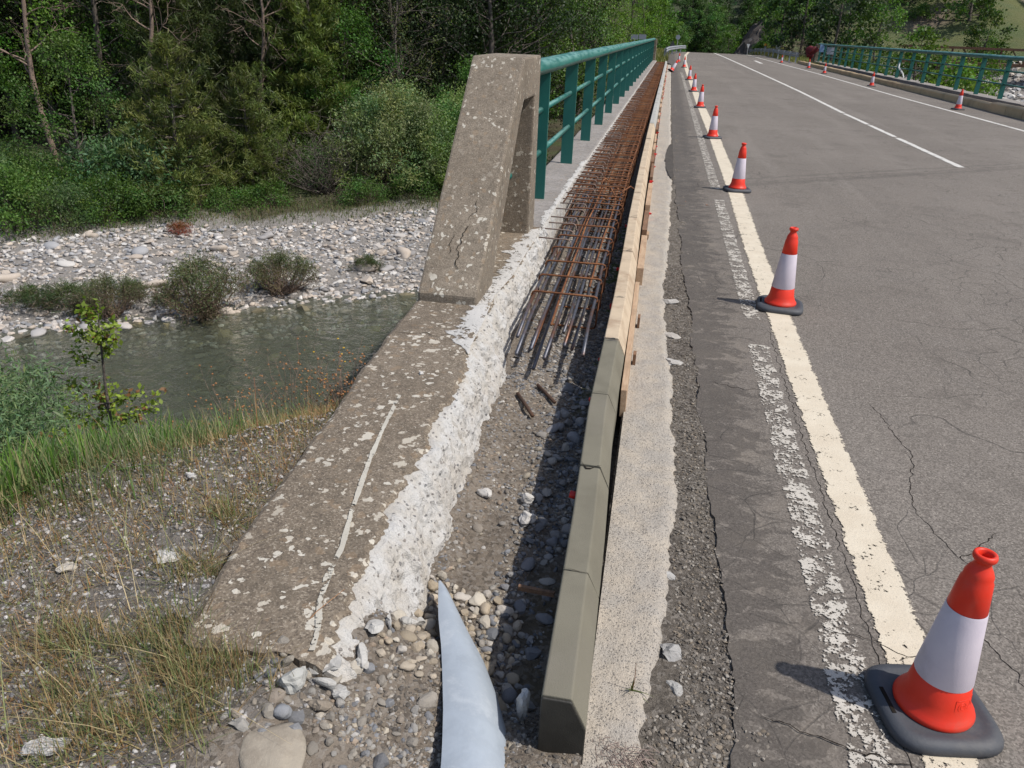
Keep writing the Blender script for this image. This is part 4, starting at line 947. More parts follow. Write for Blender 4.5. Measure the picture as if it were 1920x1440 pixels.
# rusty torn white lump beside the blade
def lump(x, y, z, s3, colr, label, name='concrete_lump', cat='rubble', seed=1, sub=3, rough=.35, ang=True, rz=0, group=None, mat=None, tilt=(0, 0)):
    V, F = stone_shape(sub, seed, rough, ang); V = V*np.array(s3); V = V+.09*min(s3)*np.random.default_rng(seed).normal(size=V.shape)*.6
    me = make_mesh(name, V, F, mat or M['stone_o'], not ang); o = ob(name, me, None, (x, y, z), label=label, cat=cat, group=group); o.rotation_euler = (tilt[0], tilt[1], rz); o.color = (*colr, 1); return o
WH, CR, GY, TN, BR = (.50, .48, .45), (.44, .40, .34), (.24, .245, .255), (.36, .30, .225), (.25, .21, .165)
lump(-.178, 1.37, .02, (.022, .030, .075), WH, 'white jagged concrete shard standing between the steel blade and the trench', seed=5)
big = [(-.495, 2.37, .036, .028, .022, WH, 'pale angular lump on the trench dirt near the broken edge', 21), (-.315, 2.27, .032, .040, .026, WH, 'pale lump half in the kerb shadow, larger of the pair', 22), (-.332, 2.37, .020, .030, .024, WH, 'upright pale lump just behind the larger one in the shadow edge', 23),
       (-.638, 1.262, .046, .032, .026, (.38, .37, .35), 'big whitish lump at the corner below the wing wall', 24), (-.663, 1.185, .036, .033, .028, (.36, .355, .33), 'roundish whitish lump left of the corner lump', 25), 
       (-.635, 1.00, .085, .055, .014, (.31, .27, .215), 'broad smooth tan boulder cut by the bottom edge', 26), (-1.205, 1.535, .045, .028, .018, WH, 'white concrete fragment on the verge left of the wall', 27),
       (-1.085, .925, .034, .062, .022, WH, 'long white concrete fragment at the lower left corner', 28), (-1.357, 1.90, .026, .022, .016, WH, 'small white fragment on the verge near the grass', 29), (-1.444, 1.432, .024, .018, .012, CR, 'small pale fragment on the far left verge', 30),
       (.185, 1.67, .045, .036, .022, (.33, .32, .305), 'pale broken lump in the grit right of the concrete strip', 31), (-.570, 1.20, .026, .022, .018, (.37, .36, .34), 'small whitish lump under the wall corner', 32), (-.60, 1.145, .026, .024, .017, (.25, .21, .165), 'flat brown stone among the rubble by the grass', 33),
       (-.66, 1.10, .024, .020, .016, GY, 'dark grey pebble beside the tan boulder', 34), (-.87, 2.83, .013, .011, .010, WH, 'small white chip lying on top of the wing wall', 35)]
for x, y, a, b2, c2, colr, lb, sd_ in big:
    z = .205 if sd_ == 35 else (tz(x, y) if x > -.75 and x < 0 else (-.01 if x > 0 else float(zverge(np.array(x), np.array(y)))))
    lump(x, y, z+c2*.55, (a, b2, c2), colr, lb, seed=sd_, rz=sd_*1.3, ang=sd_ not in (26, 34), rough=.2 if sd_ in (26, 34) else .35)
for k in range(9):   # white lumps along the foot of the broken edge near the camera
    x = -.585+.010*k+rng.uniform(-.025, .025); y = 1.24+.045*k+rng.uniform(-.03, .03)
    lump(x, y, tz(x, y)+.015, (rng.uniform(.014, .034), rng.uniform(.010, .022), rng.uniform(.008, .018)), (.43, .415, .385), 'white broken concrete lump at the foot of the broken wall edge', seed=60+k, rz=k, group='white lumps below the broken edge')
lump(.17, 2.0, .0, (.03, .022, .012), (.36, .35, .33), 'small pale lump beside the concrete strip, farther than the big one', seed=81)
lump(.20, 1.55, -.005, (.030, .025, .012), (.36, .35, .33), 'small pale lump beside the concrete strip, nearer than the big one', seed=82)
lump(.19, 3.75, .0, (.055, .04, .016), (.40, .38, .35), 'pale crumbled lump at the edge of the strip near the pale board', seed=83)
lump(.16, 4.15, .0, (.06, .05, .016), (.42, .39, .35), 'pale crumbled lump at the narrow part of the strip', seed=84)
lump(.17, 4.75, .0, (.05, .05, .015), (.40, .38, .35), 'pale crumbled lump beyond the narrow part of the strip', seed=85)

# countable rubble stones near the camera: single objects sharing meshes
var_r = [make_mesh('stone', *stone_shape(2, 200+k, .28, False), M['stone_o'], True) for k in range(6)]
var_a = [make_mesh('stone', *stone_shape(2, 220+k, .3, True), M['stone_o'], False) for k in range(6)]
PEB = [(.20, .20, .205), (.27, .25, .225), (.15, .155, .165), (.32, .28, .22), (.24, .21, .175), (.36, .34, .31), (.28, .22, .165)]
def under_blade(x, y): return 1.0 < y < 1.79 and np.interp(y, [1.1, 1.27, 1.37, 1.49, 1.6, 1.7, 1.775], [-.308, -.349, -.38, -.416, -.453, -.481, -.502])-.018 < x < np.interp(y, [1.13, 1.3, 1.4, 1.52, 1.62, 1.705, 1.78], [-.161, -.202, -.246, -.306, -.376, -.435, -.49])+.012
def single(n_, region, smin, smax, pal, group, label, ang, zf, seed, power=2.0):
    r = np.random.default_rng(seed); pts = []; tries = 0; out = []
    while len(out) < n_ and tries < n_*60:
        tries += 1; x, y = region(r); s_ = smin+(smax-smin)*r.random()**power
        if under_blade(x, y): continue
        if any((x-p[0])**2+(y-p[1])**2 < (.82*(s_+p[2]))**2 for p in out): continue
        out.append((x, y, s_)); V_ = (var_a if r.random() < ang else var_r)[r.integers(6)]
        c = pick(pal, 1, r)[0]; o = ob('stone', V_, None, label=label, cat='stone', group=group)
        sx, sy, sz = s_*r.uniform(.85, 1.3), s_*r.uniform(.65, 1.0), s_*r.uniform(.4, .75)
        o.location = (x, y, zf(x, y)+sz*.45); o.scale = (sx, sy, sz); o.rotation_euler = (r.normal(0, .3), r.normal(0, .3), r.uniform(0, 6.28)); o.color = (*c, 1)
    return out
single(120, lambda r: (lambda x: (x, r.uniform(1.36, 1.84+.25*(-.36-x))))(r.uniform(-.55, -.235)), .010, .025, [(.48, .41, .32), (.42, .35, .26), (.52, .47, .39), (.36, .30, .22), (.46, .42, .37)], 'tan stones heaped around the steel blade', 'tan stone in the heap around the tip of the steel blade', .85, tz, 301, 1.4)
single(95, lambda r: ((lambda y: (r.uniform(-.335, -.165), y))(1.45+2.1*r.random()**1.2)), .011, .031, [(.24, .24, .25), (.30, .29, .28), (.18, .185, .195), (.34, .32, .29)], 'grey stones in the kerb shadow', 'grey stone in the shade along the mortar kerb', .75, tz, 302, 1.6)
single(85, lambda r: (r.uniform(-.78, -.36), r.uniform(1.02, 1.30)), .008, .024, [(.36, .34, .31), (.30, .27, .23), (.22, .22, .225), (.40, .36, .30), (.26, .22, .18)], 'rubble stones at the near end of the wall', 'stone in the rubble between the wall corner and the steel blade', .7, tz, 303, 1.6)
single(45, lambda r: (r.uniform(-.52, -.33), r.uniform(1.9, 3.6)), .008, .018, PEB, 'scattered stones on the trench dirt', 'small stone lying on the trench dirt in the sun', .5, tz, 304)

# mass gravel
def stuff_stones(name, n_, reg, smin, smax, pal, zf, seed, label, sub=0, flat=.6, ang=False, power=2.2, embed=.3, tilt=.35):
    r = np.random.default_rng(seed); x, y = reg(r, n_); s_ = smin+(smax-smin)*r.random(len(x))**power
    pos = np.stack([x, y, zf(x, y)], -1)
    V, F, C = scatter_stones(len(x), pos, s_, sub, flat, .25, ang, pick(pal, len(x), r, .16), seed, embed, tilt)
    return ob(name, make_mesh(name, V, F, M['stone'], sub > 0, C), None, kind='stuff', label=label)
vt = lambda x, y: trench_z(x, y)-.001
def reg_tr(r, n): 
    y = 1.1+3.4*r.random(n)**1.3; x = r.uniform(-.60, -.165, n); pt_ = ((x+.41)/.09)**2+((y-2.02)/.28)**2 < 1; k = ((fbm(x, y, 5, 66) > -.12)|(x > -.36)|(r.random(n) < .3))&(~pt_|(r.random(n) < .08)); return x[k], y[k]
stuff_stones('trench_gravel', 6500, reg_tr, .0025, .009, PEB, vt, 401, 'fine gravel on the trench floor')
def reg_tr2(r, n): y = 1.4+5.0*r.random(n)**1.2; x = r.uniform(-.36, -.165, n); return x, y
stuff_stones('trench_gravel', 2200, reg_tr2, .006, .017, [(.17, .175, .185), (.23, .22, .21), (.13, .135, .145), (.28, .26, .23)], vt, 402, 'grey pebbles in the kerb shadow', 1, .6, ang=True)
def reg_tr3(r, n): y = 3.3+4.5*r.random(n); x = r.uniform(-.62, -.2, n); return x, y
stuff_stones('trench_gravel', 4500, reg_tr3, .004, .016, [(.20, .195, .19), (.28, .26, .235), (.15, .15, .155), (.40, .37, .33)], vt, 403, 'gravel under the reinforcement bars')
def reg_gr(r, n): y = .95+4.6*r.random(n)**1.5; x = edge_asph(y)-.16*r.random(n)**.9+.01; return x, y
stuff_stones('loose_grit', 11000, reg_gr, .0014, .0062, [(.15, .132, .112), (.20, .175, .145), (.11, .098, .085), (.27, .245, .21), (.20, .165, .125)], lambda x, y: -.006+.012*fbm(x, y, 7, 6)+.010*fbm(x, y, 30, 7)+.03*sm((1.3-y)/.15)*sm((.2-x)/.2), 404, 'loose asphalt grit along the road edge')
def reg_gr2(r, n): y = .9+.55*r.random(n); x = r.uniform(-.5, .42, n); return x, y
stuff_stones('loose_grit', 5000, reg_gr2, .002, .008, [(.15, .132, .112), (.20, .175, .145), (.11, .098, .085), (.27, .245, .21), (.20, .165, .125)], lambda x, y: np.where(x < -.03, trench_z(x, y), -.006+.012*fbm(x, y, 7, 6)+.010*fbm(x, y, 30, 7)+.03*sm((1.3-y)/.15)*sm((.2-x)/.2)), 405, 'loose grit at the near end of the kerb')
def reg_vg(r, n): x = r.uniform(-2.3, -.60, n); y = r.uniform(.75, 2.8, n); k = ((x < -1.0-.06*(y-1.3))|(y < 1.24))&(dnf(x, y) < .05)&(fbm(x, y, 2.3, 81) < .22); return x[k], y[k]
stuff_stones('verge_gravel', 22000, reg_vg, .0018, .0075, [(.27, .26, .255), (.36, .34, .32), (.20, .195, .19), (.30, .26, .21), (.46, .44, .42)], lambda x, y: zverge(x, y), 406, 'fine grey gravel on the verge')
# cobble bar
def reg_bar(r, n, x0=-22, x1=2):
    u = r.uniform(-8, 30, n); w = r.uniform(13.7, 21.9, n); x, y = rot_uv(u, w); edge = 20.4+1.2*fbm(x, y, .35, 55); k = (w < edge)&(x < 3)&(x > -22); return x[k], y[k]
RIV = [(.42, .39, .36), (.48, .45, .42), (.34, .325, .315), (.45, .39, .33), (.53, .51, .48), (.28, .28, .285), (.42, .365, .31)]
zb_ = lambda x, y: h(x, y)-.01
stuff_stones('river_cobbles', 30000, reg_bar, .022, .075, RIV, zb_, 411, 'pale cobbles covering the gravel bar', 0, .48, power=1.5, embed=.1, tilt=.5)
stuff_stones('river_cobbles', 3000, reg_bar, .05, .13, RIV, zb_, 412, 'larger pale cobbles on the gravel bar', 1, .48, power=2.4, ang=True, embed=.15)
def reg_bed(r, n): u = r.uniform(-10, 14, n); w = r.uniform(8.2, 14.6, n); x, y = rot_uv(u, w); k = (x < -1.5); return x[k], y[k]
stuff_stones('river_bed_stones', 5000, reg_bed, .05, .16, [(.16, .14, .09), (.20, .18, .13), (.12, .11, .08), (.26, .22, .12)], zb_, 413, 'algae-brown stones on the river bed', 0, .45)
def reg_nb(r, n): x = r.uniform(-8, -2.6, n); y = r.uniform(6.3, 9.4, n); k = h(x, y) < -2.9; return x[k], y[k]
stuff_stones('bank_stones', 900, reg_nb, .04, .15, [(.22, .21, .20), (.30, .28, .26), (.17, .165, .16)], zb_, 414, 'grey stones along the near water edge', 1, .5)
def reg_rb(r, n): x = r.uniform(14, 48, n); y = r.uniform(36, 90, n); w = -.58*x+.81*y; k = (w > 14)&(w < 52); return x[k], y[k]
stuff_stones('flood_cobbles', 9000, reg_rb, .12, .4, RIV, zb_, 415, 'pale cobbles of the flood plain right of the bridge', 0, .5)
# biggest boulders of the bar, single objects
r = np.random.default_rng(77); placed = []
cand = [(-9.6, 13.3, .19), (-12.3, 12.6, .17), (-8.3, 15.2, .16), (-7.6, 15.0, .14), (-6.0, 15.6, .18), (-5.8, 14.95, .17), (-5.5, 16.8, .18), (-6.2, 16.9, .15), (-9.5, 15.6, .16), (-11, 14.9, .16)]
while len(cand) < 120:
    u = r.uniform(-9, 9); w = r.uniform(14.3, 20.3); x, y = rot_uv(u, w); cand.append((x, y, .07+.09*r.random()**2.2))
for i in range(26):
    u = -9.5+10*i/26+r.uniform(-.2, .2); w = 14.55+r.uniform(-.15, .2); x, y = rot_uv(u+1, w); cand.append((x, y, r.uniform(.08, .15)))
for x, y, s_ in cand:
    o = ob('river_stone', (var_r+var_a)[r.integers(9)], None, label='large rounded pale river stone on the gravel bar', cat='stone', group='large stones on the gravel bar')
    o.scale = (s_*r.uniform(.9, 1.4), s_*r.uniform(.7, 1), s_*r.uniform(.4, .65)); o.location = (x, y, float(h(x, y))+s_*.25); o.rotation_euler = (r.normal(0, .15), r.normal(0, .15), r.uniform(0, 6.28)); o.color = (*pick(RIV, 1, r)[0]*1.08, 1)

# ================================================================ VEGETATION
def leaves(rg, C, size, aspect=.5, up=.35, cols=None, outd=None):
    n = len(C); d = rg.normal(size=(n, 3)); 
    if outd is not None: d = d*.8+outd*1.0
    d /= np.linalg.norm(d, axis=1)[:, None]; nrm = rg.normal(size=(n, 3)); nrm[:, 2] += up*3; 
    s_ = np.cross(d, nrm); s_ /= np.linalg.norm(s_, axis=1)[:, None]+1e-9
    L = (size*rg.uniform(.6, 1.35, n))[:, None]; Wd = L*aspect
    V = np.stack([C-d*L*.5, C-d*L*.05+s_*Wd*.5, C+d*L*.5, C-d*L*.05-s_*Wd*.5], 1).reshape(-1, 3)
    F = np.arange(4*n).reshape(-1, 4); return V, F, np.repeat(cols, 4, 0)
def clump_crown(rg, centres, radii, per, size, aspect, base, var=.22, flat=.75, up=.35):
    n = len(centres); tot = n*per; idx = np.repeat(np.arange(n), per)
    d = rg.normal(size=(tot, 3)); d /= np.linalg.norm(d, axis=1)[:, None]; rad = rg.random(tot)**.42
    # ragged: stretch some directions per clump
    off = d*rad[:, None]*radii[idx][:, None]*np.array([1, 1, flat]); off[:, 2] -= .12*radii[idx]*rad**2
    off *= (1+.35*np.sin(d@rg.normal(size=(3, 1))*3+idx[:, None]))
    cc = np.clip(1+rg.normal(0, var, n), .45, 1.7)[idx]*np.clip(1+rg.normal(0, .16, tot), .5, 1.6)
    tint = np.stack([1+rg.normal(0, .14, n), np.ones(n), 1+rg.normal(0, .12, n)], -1)[idx]
    return leaves(rg, centres[idx]+off, size, aspect, up, np.clip(np.array(base)*cc[:, None]*tint, .004, .5), d)
def limb(rg, a, c, n=5, w=.12):
    t = np.linspace(0, 1, n)[:, None]; P = np.array(a)*(1-t)+np.array(c)*t; L = np.linalg.norm(np.array(c)-a)
    P[1:-1] += rg.normal(0, w*L*.35, (n-2, 3)); P[:, 2] += .10*L*np.sin(np.pi*t[:, 0])*-.5; return P
def tree_broad(seed, H, R_, z0, ncl, per, size, base, trunk_r=.13, lean=(0, 0), aspect=.62, bark='bark', clr=(.42, .8)):
    rg = np.random.default_rng(seed); b = B()
    tp = np.array([(lean[0]*z/H+.12*math.sin(z*1.1+seed), lean[1]*z/H+.12*math.cos(z*.9+seed), z) for z in np.linspace(-.3, H*.92, 9)])
    b.tube(tp, np.linspace(trunk_r, .02, 9), 8, cap=False)
    u = rg.random(ncl); zc = z0+(H-z0)*u; prof = np.sin(np.pi*np.clip(.16+.84*(zc-z0)/(H-z0), 0, 1))**.6
    a = rg.uniform(0, 6.283, ncl); rr_ = R_*prof*rg.uniform(.25, 1.05, ncl)**.6
    ax = np.stack([np.interp(zc, tp[:, 2], tp[:, 0]), np.interp(zc, tp[:, 2], tp[:, 1])], -1)
    C = np.c_[ax+np.stack([rr_*np.cos(a), rr_*np.sin(a)], -1), zc]
    for i in range(0, ncl, 2):
        zz = max(.4, C[i, 2]-rr_[i]*.55-.2); st = (np.interp(zz, tp[:, 2], tp[:, 0]), np.interp(zz, tp[:, 2], tp[:, 1]), zz)
        b.tube(limb(rg, st, C[i]), np.linspace(max(.012, trunk_r*.22*(1-zz/H)+.012), .006, 5), 4, cap=False)
    rad = rg.uniform(clr[0], clr[1], ncl)*R_/2.2
    V, F, cc = clump_crown(rg, C, rad, per, size, aspect, base)
    return [('trunk', b.mesh('trunk', M[bark], smooth=True)), ('crown', make_mesh('crown', V, F, M['leaf'], False, cc))]
def tree_pine(seed, H, R_, z0, base, nwh=16, nb_=9, tuft=26, size=.17, trunk_r=.12, power=.8):
    rg = np.random.default_rng(seed); b = B(); b.tube([(0, 0, -.3), (.05, .03, H*.4), (-.03, .04, H*.75), (0, 0, H)], [trunk_r, trunk_r*.7, trunk_r*.35, .012], 7, cap=False)
    Cs, Ds, Cl = [], [], []
    for k in range(nwh):
        f_ = k/(nwh-1); z = z0+(H-z0)*f_*.97; L = R_*(1-f_)**power+.12
        for j in range(max(4, int(nb_*(1-.35*f_)))):
            a = rg.uniform(0, 6.283); l_ = L*rg.uniform(.55, 1.1); d = np.array([math.cos(a), math.sin(a), 0]); up_ = rg.uniform(.05, .45)+.5*f_
            P = np.array([(0, 0, z), d*l_*.5+[0, 0, z+l_*.5*up_*.5-.05*l_], d*l_+[0, 0, z+l_*up_]])
            b.tube(P, [.018*(1-f_)+.008, .01, .004], 3, cap=False)
            nt_ = max(3, int(l_*7)); t = rg.uniform(.25, 1.05, nt_)[:, None]; Q = (1-t)**2*P[0]+2*t*(1-t)*P[1]+t**2*P[2]+rg.normal(0, .09*l_, (nt_, 3))*[1, 1, .5]
            br_ = rg.uniform(.6, 1.35)
            for q_ in Q:
                m_ = tuft; Cs.append(np.tile(q_, (m_, 1))+rg.normal(0, size*.42, (m_, 3))); dd = rg.normal(size=(m_, 3))*.7+d*.5+[0, 0, .8]; Ds.append(dd)
                Cl.append(np.array(base)*br_*rg.uniform(.75, 1.3, (m_, 1))*[rg.uniform(.85, 1.15), 1, 1])
    C = np.concatenate(Cs); D = np.concatenate(Ds); V, F, cc = leaves(rg, C, size, .16, .1, np.clip(np.concatenate(Cl), .003, .4), D*1.4)
    return [('trunk', b.mesh('trunk', M['bark'], smooth=True)), ('crown', make_mesh('crown', V, F, M['leaf'], False, cc))]
def tree_bare(seed, H, spread, nlimb=16, bark='bark_p', trunk_r=.10, leafy=0, base=(.06, .09, .03), zs=.3, lean=0):
    rg = np.random.default_rng(seed); b = B(); tips = []
    tp = np.array([(lean*z/H+.10*math.sin(z*1.3+seed), .10*math.cos(z+seed), z) for z in np.linspace(-.3, H, 10)]); b.tube(tp, np.linspace(trunk_r, .02, 10), 7, cap=False)
    def grow(p, d, L, r_, lev):
        n = 5; P = [np.array(p)]; dd = np.array(d)
        for k in range(n): dd = dd+rg.normal(0, .22, 3)+[0, 0, .05]; dd /= np.linalg.norm(dd); P.append(P[-1]+dd*L/n)
        P = np.array(P); b.tube(P, np.linspace(r_, r_*.3, n+1), 4 if lev == 0 else 3, cap=False); tips.extend(P[3:])
        if lev < 2:
            for k in range(4 if lev == 0 else 3):
                i = rg.integers(2, n+1); nd = dd+rg.normal(0, .65, 3); nd /= np.linalg.norm(nd); grow(P[i], nd, L*.55, r_*.45, lev+1)
    for k in range(nlimb):
        z = H*(zs+(1-zs)*rg.random()); a = rg.uniform(0, 6.283); p = (np.interp(z, tp[:, 2], tp[:, 0]), np.interp(z, tp[:, 2], tp[:, 1]), z)
        grow(p, (math.cos(a), math.sin(a), rg.uniform(.3, 1.0)), spread*rg.uniform(.5, 1.1), trunk_r*.3, 0)
    out = [('trunk', b.mesh('trunk', M[bark], smooth=True))]
    if leafy:
        T = np.array(tips); T = T[rg.random(len(T)) < .5]; V, F, cc = clump_crown(rg, T, np.full(len(T), .3), leafy, .08, .6, base); out.append(('crown', make_mesh('crown', V, F, M['leaf'], False, cc)))
    return out
def bush(seed, H, R_, ncl, per, size, base, aspect=.35, stems=14, var=.2, bark='bark', dead=0, clr=.30):
    rg = np.random.default_rng(seed); a = rg.uniform(0, 6.283, ncl); e = rg.random(ncl)**.75; rr_ = R_*np.sqrt(1-np.clip(e, 0, .98)**2)*rg.uniform(.45, 1.0, ncl)
    C = np.stack([rr_*np.cos(a), rr_*np.sin(a), H*(.12+.80*e)*rg.uniform(.7, 1.0, ncl)+.03*H], -1); b = B()
    for k in range(stems):
        c = C[rg.integers(ncl)]; b.tube(limb(rg, (rg.normal(0, .08*R_), rg.normal(0, .08*R_), -.1), c*[1.08, 1.08, 1.16], 5, .15), np.linspace(.012*H/1.0+.004, .003, 5), 3, cap=False)
    V, F, cc = clump_crown(rg, C, rg.uniform(.7, 1.25, ncl)*clr*R_, per, size, aspect, base, var, .9, .3)
    if dead:
        k_ = rg.random(len(cc)//4) < dead*np.clip(1.6-V[::4, 2]/H*2, 0, 1); cc[np.repeat(k_, 4)] = np.array([.13, .095, .065])
    return ([('stems', b.mesh('stems', M[bark], smooth=True))] if stems else [])+[('foliage', make_mesh('foliage', V, F, M['leaf'], False, cc))]
def twig_bush(seed, H, R_, n_=60, bark='bark'):
    rg = np.random.default_rng(seed); b = B()
    for k in range(n_):
        a = rg.uniform(0, 6.283); e = rg.uniform(.2, 1.4); c = np.array([R_*math.cos(a)*math.cos(e), R_*math.sin(a)*math.cos(e), H*math.sin(e)])*rg.uniform(.7, 1.05)
        P = limb(rg, (rg.normal(0, .1), rg.normal(0, .1), -.1), c, 6, .16); b.tube(P, np.linspace(.014, .003, 6), 3, cap=False)
        for j in range(5):
            i = rg.integers(2, 6); q_ = P[i]+rg.normal(0, .28, 3)*[1, 1, .8]+[0, 0, .1]; b.tube([P[i], (P[i]+q_)/2+rg.normal(0, .03, 3), q_], [.006, .004, .002], 3, cap=False)
    return [('stems', b.mesh('stems', M[bark], smooth=True))]
GR = dict(mid=(.075, .135, .028), dark=(.042, .072, .022), olive=(.088, .108, .034), grey=(.135, .170, .070), blue=(.08, .125, .065), sage=(.10, .155, .065))
PT = dict(
 poplar=tree_broad(1, 9.5, 2.3, 1.6, 90, 130, .095, GR['mid']),
 poplar2=tree_broad(2, 8.5, 2.0, 1.2, 80, 130, .09, GR['mid'], .1, (.6, .3)),
 oak=tree_broad(3, 9.0, 3.0, .8, 120, 130, .095, GR['dark'], .16, clr=(.36, .7)),
 lowtree=tree_broad(4, 5.0, 2.0, .4, 80, 120, .085, GR['mid'], .07),
 pine=tree_pine(5, 9.0, 2.2, .9, GR['olive'], 22, 10, 26, .19),
 ypine=tree_pine(6, 3.5, 1.45, .12, (.10, .125, .036), 16, 14, 22, .13, .06, .7),
 bare=tree_bare(7, 8.5, 1.7, 20), bare2=tree_bare(8, 7.5, 1.4, 16, 'bark_p', .085, zs=.2, lean=.6), bareg=tree_bare(9, 6.5, 1.8, 18, 'bark', .08, 5, GR['olive']),
 willow=bush(10, 3.0, 2.4, 200, 230, .085, (.18, .23, .095), .36, 10, .13, clr=.20),
 shrub=bush(11, 1.5, 1.15, 60, 90, .07, GR['mid'], .5, 12, .2), shrub2=bush(12, 1.3, 1.2, 60, 90, .075, GR['sage'], .35, 12, .2),
 rbush=bush(13, 1.15, 1.0, 70, 170, .055, (.12, .145, .06), .24, 90, .20, 'bark_p', .8, clr=.24), tuss=bush(14, .42, .5, 30, 70, .12, (.075, .10, .035), .07, 0, .2, 'bark', .5),
 twig=twig_bush(15, 2.0, 1.5, 75, 'bark'), lowshrub=bush(16, .8, .9, 40, 80, .06, GR['mid'], .5, 8, .2),
)
# far trees use lighter copies of the same kinds
PF = dict(round=tree_broad(31, 7.0, 3.0, .3, 60, 45, .30, GR['mid'], .15, aspect=.8, clr=(.45, .85)), round2=tree_broad(32, 8.5, 2.8, .3, 60, 45, .30, GR['dark'], .15, aspect=.8, clr=(.45, .85)),
          tall=tree_broad(33, 11, 2.6, .5, 70, 55, .24, GR['mid'], .16, aspect=.75), fshrub=bush(34, 2.0, 1.8, 40, 40, .2, GR['mid'], .7, 6, .2))
def plant(kind, x, y, s=1.0, tint=(1, 1, 1), label='', name='tree', cat='tree', group=None, rz=None, z=None, sz=None, PT_=None):
    parts = (PT_ or PT)[kind]; z = float(h(x, y)) if z is None else z
    e = empty(name, (x, y, z), label, cat, group, rng.uniform(0, 6.28) if rz is None else rz); e.scale = (s, s, sz or s)
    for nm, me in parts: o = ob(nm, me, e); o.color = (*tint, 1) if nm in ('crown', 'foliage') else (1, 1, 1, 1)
    return e
T = [ # near row of the wood across the river, left to right
 ('bare', -18.2, 21.4, 1.0, (1, 1, 1), 'slender tree with bare pale upper branches at the far left edge', 'bare_tree'),
 ('poplar', -17.6, 23.6, 1.0, (1.35, 1.5, 1), 'bright green broadleaf tree behind the bare pale trunk at far left', 'broadleaf_tree'),
 ('poplar2', -20.8, 25.0, 1.05, (1.2, 1.35, .9), 'green broadleaf tree touching the left edge of the picture', 'broadleaf_tree'),
 ('lowtree', -14.9, 18.6, .78, (1, 1, 1.0), 'small leafy tree with a dark trunk between the left shrubs', 'broadleaf_tree'),
 ('shrub2', -13.2, 18.2, 1.5, (.95, 1.05, 1.1), 'bluish green bush left of the young pine', 'bush'),
 ('ypine', -12.3, 18.9, 1.15, (1.25, 1.2, 1.1), 'young conical pine standing at the edge of the wood', 'pine_tree'),
 ('ypine', -11.2, 20.6, .95, (1.1, 1.1, 1), 'smaller young pine right of the conical one', 'pine_tree'),
 ('pine', -14.2, 22.5, 1.0, (.62, .68, .6), 'dark pine behind the young conical pine', 'pine_tree'),
 ('bare2', -14.6, 21.4, 1.05, (1, 1, 1), 'bare pinkish trunk with dead branches in front of the dark pine', 'bare_tree'),
 ('pine', -12.3, 24.6, 1.05, (.55, .62, .55), 'dark pine right of the bare pinkish trunk', 'pine_tree'),
 ('bare2', -12.0, 23.0, .95, (1, 1, 1), 'second bare trunk, left of the mixed green trees', 'bare_tree'),
 ('poplar', -12.2, 27.0, 1.0, (.85, 1.1, 1.1), 'green broadleaf rising between the pines', 'broadleaf_tree'),
 ('pine', -10.6, 23.8, .85, (1.25, 1.35, .9), 'yellowish green pine above the dead brown bush', 'pine_tree'),
 ('lowtree', -9.9, 24.8, .95, (.8, 1, .8), 'dense small tree behind the dead brown bush', 'broadleaf_tree'),
 ('bareg', -8.6, 26.0, .95, (1, 1, 1), 'tangled half-bare tree above the big willow bush', 'bare_tree'),
 ('oak', -9.6, 28.0, 1.0, (.65, .75, .6), 'dark dense tree behind the big willow bush', 'broadleaf_tree'),
 ('oak', -6.4, 29.5, 1.0, (.5, .55, .5), 'dark dense tree just left of the pillar top', 'broadleaf_tree'),
 ('lowtree', -6.2, 26.6, .7, (1.1, 1.3, 1.2), 'small light green tree at the right end of the willow bush', 'broadleaf_tree'),
 ('willow', -7.9, 23.3, 1.0, (1, 1, 1), 'large grey-green willow bush on the far bank', 'bush'),
 ('willow', -5.9, 24.3, .95, (.95, 1.15, .85), 'green willow bush next to the concrete pillar', 'bush'),
 ('twig', -9.35, 21.2, 1.1, (1, 1, 1), 'leafless brown bush at the edge of the gravel', 'bush'),
 ('poplar', -5.2, 33.0, 1.05, (1.15, 1.2, .9), 'leafy poplar above the near railing', 'broadleaf_tree'),
 ('poplar2', -3.9, 36.5, 1.1, (1.0, 1.1, 1.1), 'leafy tree above the middle of the railing', 'broadleaf_tree'),
 ('oak', -6.5, 38.0, 1.1, (1, 1.2, .9), 'darker tree behind the poplars over the railing', 'broadleaf_tree'),
 ('poplar', -4.4, 43.0, 1.1, (1.35, 1.45, .9), 'light green poplar over the far part of the railing', 'broadleaf_tree'),
 ('poplar2', -4.6, 50.0, 1.1, (1.1, 1.15, .9), 'green poplar just left of the road sign backs', 'broadleaf_tree'),
 ('poplar', -5.0, 62.0, 1.1, (1.5, 1.6, .7), 'bright yellow-green poplar behind the road sign backs', 'broadleaf_tree'),
 ('poplar', -3.4, 72.0, 1.0, (1.6, 1.75, .7), 'brightest green poplar at the far end of the left railing', 'broadleaf_tree'),
 ('poplar2', -2.6, 86.0, 1.1, (1.35, 1.45, .8), 'light green poplar beside the curved guardrail', 'broadleaf_tree'),
]
for kd, x, y, s_, tn, lb, nm in T: plant(kd, x, y, s_, tn, lb, nm, 'bush' if 'bush' in nm else 'tree')
r = np.random.default_rng(5)
